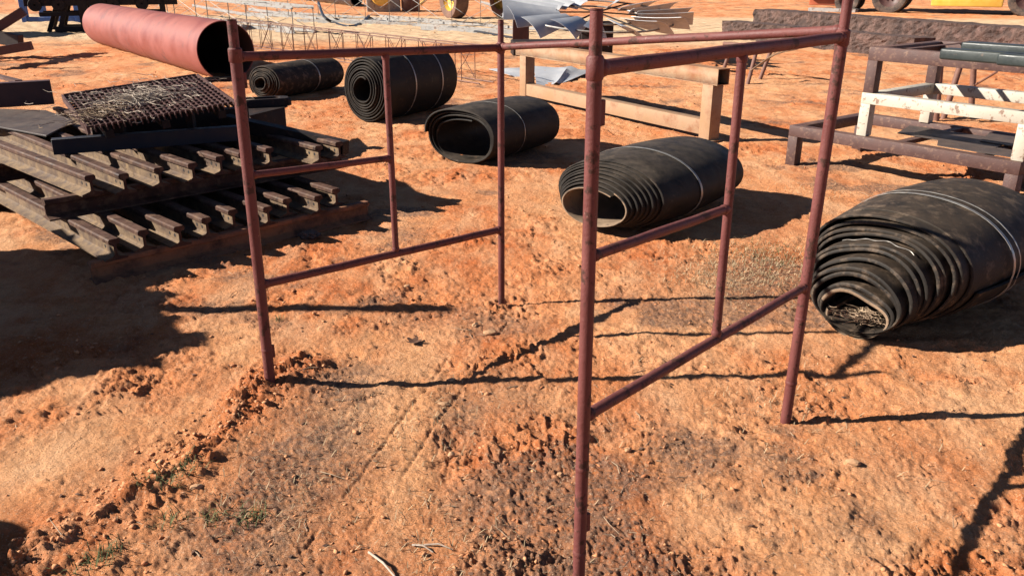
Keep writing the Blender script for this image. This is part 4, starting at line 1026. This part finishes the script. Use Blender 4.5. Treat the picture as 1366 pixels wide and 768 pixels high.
# ------------------------------------------------------------------ unseen things added outside the left edge to throw the long shadows
def bin_(label, c, rot, L, D, H, m, name='shadow_bin', pole=None):
    root = thing(name, (c.x, c.y, 0), label, 'scrap bin')
    u = V(math.cos(rot), math.sin(rot), 0); v = V(-u.y, u.x, 0); t = .03
    for (o, a, b) in ((c, u * L, v * t), (c + v * (D - t), u * L, v * t), (c + v * t, u * t, v * (D - 2 * t)), (c + u * (L - t) + v * t, u * t, v * (D - 2 * t))):
        mb = MB(); mb.box(o + V(0, 0, -.02), a, b, V(0, 0, H)); mb.build('side_panel', m, root, .004)
    mb = MB(); mb.box(c + u * t + v * t + V(0, 0, .05), u * (L - 2 * t), v * (D - 2 * t), V(0, 0, .02)); mb.build('floor_panel', m, root)
    for i in range(4):
        for o in (c - v * .04, c + v * D):
            mb = MB(); mb.box(o + u * (L * (i + .5) / 4 - .03) + V(0, 0, .02), u * .06, v * .04, V(0, 0, H - .08)); mb.build('rib', m, root)
    return root
# caster of the big shadow: its top corner throws the tip at about (-1.38, 3.37)
sh = ld / -ld.z
def caster(tip, H): return Vector((tip.x, tip.y, 0)) - Vector((sh.x, sh.y, 0)) * H
tipA, tipB, tipC = gp(276, 465), gp(-40, 578), gp(170, 352)
H1 = 1.25
cA = caster(tipA, H1)
e = (tipB - tipA); rot = math.atan2(e.y, e.x)
f_e = (tipC - tipA)
D = f_e.length * 1.25; 
bin_('rust-brown open bin, unseen, added left of the camera view to throw the big shadow', cA, math.atan2(f_e.y, f_e.x), D, 2.0, H1, M_CHANNEL)  # bin added out of view, its shape guessed from the shadow outline
p = caster(gp(240, 416), 1.2); tipP = gp(592, 409); hp = (tipP.x - p.x) / sh.x
mb = MB(); mb.tube([V(p.x - .1, p.y + .1, .06), V(p.x, p.y, hp)], .045, 12); tag(mb.build('steel_post', M_POST), 'tall rusty pipe, unseen, standing up out of the added bin', 'pipe')
rb = random.Random(8)  # offcuts added to make the edge of the big shadow ragged
mb = MB()
for k in range(26):
    t = rb.uniform(.0, .95); 
    q = cA + f_e.normalized() * (D * t) + Vector((-f_e.y, f_e.x, 0)).normalized() * rb.uniform(.15, .5)
    mb.bar(V(q.x, q.y, .1), V(q.x + rb.uniform(-.2, .2), q.y + rb.uniform(-.2, .2), H1 + rb.uniform(.0, .20)), rb.uniform(.05, .3), .03, V(1, 0, 0))
tag(mb.build('shadow_offcuts', M_DARK), 'unseen jumble of steel offcuts added to make the bin shadow ragged', 'scrap', kind='stuff')
cD = caster(gp(62, 757), .9)  # drum added out of view to throw the corner shadow
root = thing('shadow_drum', (cD.x - .29, cD.y - .16, 0), 'rusty drum, unseen, added left of the camera to shade the bottom corner', 'drum')
q = V(cD.x - .27, cD.y - .06, -.01); mb = MB()
prof = [(0.001, 0)] + [(.288, 0), (.292, .02), (.285, .03), (.285, .28), (.296, .295), (.285, .31), (.285, .58), (.296, .595), (.285, .61), (.285, .86), (.292, .87), (.288, .89), (.27, .875), (.001, .875)]
mb.lathe(prof, q, V(0, 0, 1), 40, V(1, 0, 0)); mb.build('drum_shell', M_CHANNEL, root)

# ------------------------------------------------------------------ earth clods, twigs, grass
def scatter_clods():
    t = (1 + 5 ** .5) / 2
    iv = np.array([(-1, t, 0), (1, t, 0), (-1, -t, 0), (1, -t, 0), (0, -1, t), (0, 1, t), (0, -1, -t), (0, 1, -t), (t, 0, -1), (t, 0, 1), (-t, 0, -1), (-t, 0, 1)]) / 1.9
    fi = np.array([(0, 11, 5), (0, 5, 1), (0, 1, 7), (0, 7, 10), (0, 10, 11), (1, 5, 9), (5, 11, 4), (11, 10, 2), (10, 7, 6), (7, 1, 8), (3, 9, 4), (3, 4, 2), (3, 2, 6), (3, 6, 8), (3, 8, 9), (4, 9, 5), (2, 4, 11), (6, 2, 10), (8, 6, 7), (9, 8, 1)])
    P = []
    # along the windrow
    W = np.array(WIND)
    for _ in range(900):
        i = rng.integers(0, len(W) - 1); s = rng.random(); p = W[i] * (1 - s) + W[i + 1] * s + rng.normal(0, .075, 2)
        P.append((p[0], p[1], .0016 + .009 * rng.random() ** 4))
    n = 52000
    rr = np.exp(rng.uniform(math.log(1.1), math.log(26), n)); th = np.radians(rng.uniform(-42, 42, n))
    xs, ys = rr * np.sin(th), rr * np.cos(th)
    lo, li, wr, sa, wd, sd_ = ground_fields(xs, ys)
    dens = sstep(0.40, 0.62, fbm(xs * 3.1, ys * 3.1, 35, 4, .6))
    keep = rng.random(n) < (0.05 + .6 * lo * dens * dens + .10 * li) * (1 - .6 * sa)
    sz = (.0011 + .0062 * rng.random(n) ** 7) * (1 + .12 * rr)
    P += [(x, y, s) for x, y, s, k in zip(xs, ys, sz, keep) if k]
    P = np.array(P); m = len(P)
    z = ground_h(P[:, 0], P[:, 1])
    vv = iv[None] * (1 + rng.normal(0, .30, (m, 12, 1))) * P[:, None, 2:3] * (np.array([1.25, .9, .6]) * rng.uniform(.7, 1.35, (m, 1, 3)))
    a = rng.uniform(0, 6.28, m); ca, sa_ = np.cos(a)[:, None], np.sin(a)[:, None]
    x = vv[:, :, 0] * ca - vv[:, :, 1] * sa_; y = vv[:, :, 0] * sa_ + vv[:, :, 1] * ca
    co = np.stack([x + P[:, 0:1], y + P[:, 1:2], vv[:, :, 2] + (z + P[:, 2] * .35)[:, None]], -1).reshape(-1, 3)
    f = (fi[None] + (np.arange(m) * 12)[:, None, None]).reshape(-1, 3)
    me = bpy.data.meshes.new('earth_clods')
    me.vertices.add(len(co)); me.vertices.foreach_set('co', co.astype(np.float32).ravel())
    me.loops.add(len(f) * 3); me.loops.foreach_set('vertex_index', f.astype(np.int32).ravel())
    me.polygons.add(len(f)); me.polygons.foreach_set('loop_start', (np.arange(len(f)) * 3).astype(np.int32))
    me.update(calc_edges=True); me.materials.append(M_CLOD)
    o = bpy.data.objects.new('earth_clods', me); COL.objects.link(o)
    tag(o, 'crumbs and clods of red earth scattered over the yard', 'earth clods', kind='stuff')
scatter_clods()
def scatter_bark():
    n = 9000
    rr = np.exp(rng.uniform(math.log(1.3), math.log(14), n)); th = np.radians(rng.uniform(-40, 40, n))
    xs, ys = rr * np.sin(th), rr * np.cos(th); lo, li, wr, sa, wd, sd_ = ground_fields(xs, ys)
    cl = sstep(.5, .7, fbm(xs * 4, ys * 4, 131, 3, .6))
    k = rng.random(n) < (.02 + .30 * li + .22 * cl)
    xs, ys, rr = xs[k], ys[k], rr[k]; m = len(xs); zs = ground_h(xs, ys)
    L = (.002 + .0085 * rng.random(m) ** 3.5) * (1 + .08 * rr); W = L * rng.uniform(.3, .8, m); T = L * rng.uniform(.15, .4, m); a = rng.uniform(0, 6.28, m); tl = rng.normal(0, .25, m)
    c8 = np.array([(-1, -.6, 0), (.2, -1, 0), (1, .1, 0), (-.3, 1, 0), (-.8, -.5, 1), (.2, -.8, 1), (.8, .1, 1), (-.2, .8, 1)])
    x = c8[None, :, 0] * L[:, None]; y = c8[None, :, 1] * W[:, None]; z = c8[None, :, 2] * T[:, None] + x * tl[:, None]
    co = np.stack([xs[:, None] + x * np.cos(a)[:, None] - y * np.sin(a)[:, None], ys[:, None] + x * np.sin(a)[:, None] + y * np.cos(a)[:, None], zs[:, None] + z + .001], -1).reshape(-1, 3)
    q = np.array([(4, 5, 6, 7), (0, 1, 5, 4), (1, 2, 6, 5), (2, 3, 7, 6), (3, 0, 4, 7)])
    f = (q[None] + (np.arange(m) * 8)[:, None, None]).reshape(-1, 4)
    me = bpy.data.meshes.new('bark_chips'); me.from_pydata(co.tolist(), [], f.tolist()); me.materials.append(M_BARK)
    o = bpy.data.objects.new('bark_chips', me); COL.objects.link(o)
    tag(o, 'dark bark and leaf crumbs littering the earth', 'bark litter', kind='stuff')
scatter_bark()
def scatter_twigs():
    rnd = random.Random(4); mb = MB(); n = 0
    rr = np.exp(rng.uniform(math.log(1.5), math.log(8), 5000)); th = np.radians(rng.uniform(-38, 38, 5000))
    xs, ys = rr * np.sin(th), rr * np.cos(th); lo, li, wr, sa, wd, sd_ = ground_fields(xs, ys)
    keep = rng.random(5000) < .04 + .34 * li
    xs, ys = xs[keep], ys[keep]; zs = ground_h(xs, ys)
    for x, y, z in zip(xs, ys, zs):
        L = .015 + .11 * rnd.random() ** 3; h = rnd.uniform(0, 6.28); r = .0007 + .0016 * rnd.random() ** 2
        p = V(x, y, z + r + .001); q = p + V(math.cos(h), math.sin(h), rnd.uniform(-.02, .12)) * L / 2
        h += rnd.gauss(0, .5); s = q + V(math.cos(h), math.sin(h), rnd.uniform(-.1, .08)) * L / 2
        mb.tube([p, q, s], r, 4, False, [r, r * .9, r * .5])
    tag(mb.build('ground_twigs', M_TWIG), 'fine twigs and straw littering the red earth', 'twigs', kind='stuff')
scatter_twigs()
def scatter_grass(name, label, spots, m, seed, hh=(.02, .06), flat=.5):
    rnd = random.Random(seed); vs_, fs = [], []
    for (cx, cy, rad, n) in spots:
        for _ in range(n):
            x = cx + rnd.gauss(0, rad * .5); y = cy + rnd.gauss(0, rad * .5)
            vs_.append((x, y, rnd.uniform(*hh), rnd.uniform(0, 6.28)))
    A = np.array(vs_); z = ground_h(A[:, 0], A[:, 1]); co = []
    for (x, y, h, a), g in zip(A, z):
        w_ = .0016; dx, dy = math.cos(a), math.sin(a); ln = rnd.uniform(.2, 1.3) * (1 + flat); k = len(co)
        co += [(x - dy * w_, y + dx * w_, g - .004), (x + dy * w_, y - dx * w_, g - .004), (x + dx * h * ln * .5 + dy * w_ * .7, y + dy * h * ln * .5 - dx * w_ * .7, g + h * .7), (x + dx * h * ln * .5 - dy * w_ * .7, y + dy * h * ln * .5 + dx * w_ * .7, g + h * .7), (x + dx * h * ln, y + dy * h * ln, g + h * (1 - flat * .5))]
        fs += [(k, k + 1, k + 2, k + 3), (k + 3, k + 2, k + 4)]
    mb = MB(); mb.add(co, fs); o = mb.build(name, m); tag(o, label, 'grass', kind='stuff')
g1 = gp(1015, 350); g2 = gp(960, 372)
scatter_grass('dry_grass', 'sparse dry straw-coloured grass on the red earth', [(g1.x, g1.y, .45, 1700), (g2.x, g2.y, .35, 800), (-.72, 2.25, .35, 260), (-.42, 2.7, .4, 260), (-.2, 2.0, .3, 160), (1.05, 2.85, .2, 60), (1.2, 2.6, .5, 90), (.45, 2.3, .5, 60), (.9, 3.0, .6, 120), (2.4, 6.2, .5, 200)], M_GRASSD, 5, (.008, .03), .9)
scatter_grass('green_grass', 'small tufts of short green grass among the litter', [(gp(330, 690).x, gp(330, 690).y, .06, 70), (gp(210, 650).x, gp(210, 650).y, .07, 60), (gp(285, 692).x, gp(285, 692).y, .04, 40), (gp(120, 755).x, gp(120, 755).y, .07, 70), (gp(150, 735).x, gp(150, 735).y, .04, 40), (gp(250, 630).x, gp(250, 630).y, .06, 50), (gp(370, 428).x, gp(370, 428).y, .03, 16), (g1.x + .1, g1.y + .1, .35, 260), (gp(225, 695).x, gp(225, 695).y, .05, 40)], M_GRASSG, 6, (.012, .035), .5)

# stones, sticks and a leaf that can be told apart
def stone(px, py, sx, sy, sz, rot, label, seed):
    p = gp(px, py); rnd = random.Random(seed); bm = bmesh.new(); bmesh.ops.create_icosphere(bm, subdivisions=2, radius=1)
    c_, s_ = math.cos(rot), math.sin(rot)
    for v in bm.verts:
        k = 1 + .35 * (float(vnoise(np.array([v.co.x * 1.6 + seed]), np.array([v.co.y * 1.6 + v.co.z * 2.1]), seed)[0]) - .5) + rnd.gauss(0, .04)
        x, y = v.co.x * sx * k, v.co.y * sy * k
        v.co = (x * c_ - y * s_, x * s_ + y * c_, v.co.z * sz * k)
    me = bpy.data.meshes.new('stone'); bm.to_mesh(me); bm.free(); me.materials.append(M_STONE)
    o = bpy.data.objects.new('stone', me); o.location = (p.x, p.y, gz(p.x, p.y) + sz * .35); COL.objects.link(o)
    tag(o, label, 'stone', 'tan stones on the earth')
for k, a in enumerate(((602, 506, .020, .012, .010, .3, 'tan stone right on the long post shadow between left and front posts'), (592, 537, .026, .013, .009, -.1, 'flat tan stone just below the long post shadow'), (654, 444, .036, .020, .012, .2, 'flat tan slab of earth in front of the back post'), (634, 434, .020, .014, .012, .9, 'small pale stone left of the flat slab near the back post'), (602, 602, .014, .012, .012, .5, 'round tan stone in the middle of the opening'), (748, 631, .013, .011, .011, .1, 'small round stone left of the front post foot'), (838, 600, .014, .010, .008, .6, 'small flat stone right of the front post'), (1137, 620, .024, .014, .012, -.4, 'tan stone below the shadow of the right post'), (262, 648, .022, .014, .010, .4, 'orange clod on the ridge of earth at lower left'), (543, 30 + 350, .018, .013, .011, 0, 'pale stone near the bottom rail of the left panel'))):
    stone(*a, 50 + k)
a, b = gp(492, 738), gp(528, 775)
mb = MB(); r = .0036; mb.tube([a + V(0, 0, gz(a.x, a.y) + .008), (a + b) / 2 + V(.004, 0, .016), b + V(0, 0, gz(b.x, b.y) + .01)], r, 8, True, [r, r * .95, r * .8])
tag(mb.build('dry_stick', M_VINE), 'pale straight dry stick at the bottom edge of the picture', 'stick')
for (pa, pb, lab) in (((550, 728), (578, 738), 'short pale twig above the straight dry stick'), ((566, 727), (604, 735), 'thin forked pale twig right of the dry stick')):
    a, b = gp(*pa), gp(*pb); mb = MB(); mb.tube([a + V(0, 0, gz(a.x, a.y) + .005), (a + b) / 2 + V(0, .006, .012), b + V(0, 0, gz(b.x, b.y) + .004)], .003, 6, True, [.003, .0026, .0015]); tag(mb.build('dry_twig', M_VINE), lab, 'twig')
p = gp(552, 455); mb = MB(); n = 22; pts = []
for k in range(n):
    t = 2 * math.pi * k / n; r = .020 + .020 * abs(math.cos(2.5 * t)) ** 1.2; pts.append(V(p.x + math.cos(t) * r, p.y + math.sin(t) * r, gz(p.x, p.y) + .010 + .010 * abs(math.cos(2.5 * t))))
mb.add([V(p.x, p.y, gz(p.x, p.y) + .008)] + pts, [(0, 1 + k, 1 + (k + 1) % n) for k in range(n)], True)
tag(mb.build('dead_leaf', M_LEAF), 'curled dark brown dead leaf lying in the open patch', 'leaf')
# crumpled foil by the rails
p = gp(413, 317); bm = bmesh.new(); bmesh.ops.create_icosphere(bm, subdivisions=3, radius=.05)
for v in bm.verts:
    v.co *= 1 + random.gauss(0, .14); v.co.z *= .55; v.co.x *= 1.3
me = bpy.data.meshes.new('crumpled_bag'); bm.to_mesh(me); bm.free(); me.materials.append(M_PLATE)
o = bpy.data.objects.new('crumpled_bag', me); o.location = (p.x, p.y, gz(p.x, p.y) + .02); COL.objects.link(o)
tag(o, 'crumpled grey scrap of plastic on the ground in front of the rails', 'litter')
# earth and twigs inside the mouth of the right-hand roll
o = tangle('twigs_in_roll', '', lambda x, y: V(1.60, 3.52, .09) + V(x * .8 + .02, y * .8, 0), .16, 130, .0024, M_TWIG, .10, .03, seed=9)
tag(o, 'dry twigs and bark lodged in the mouth of the right-hand belt roll', 'twigs', kind='stuff')
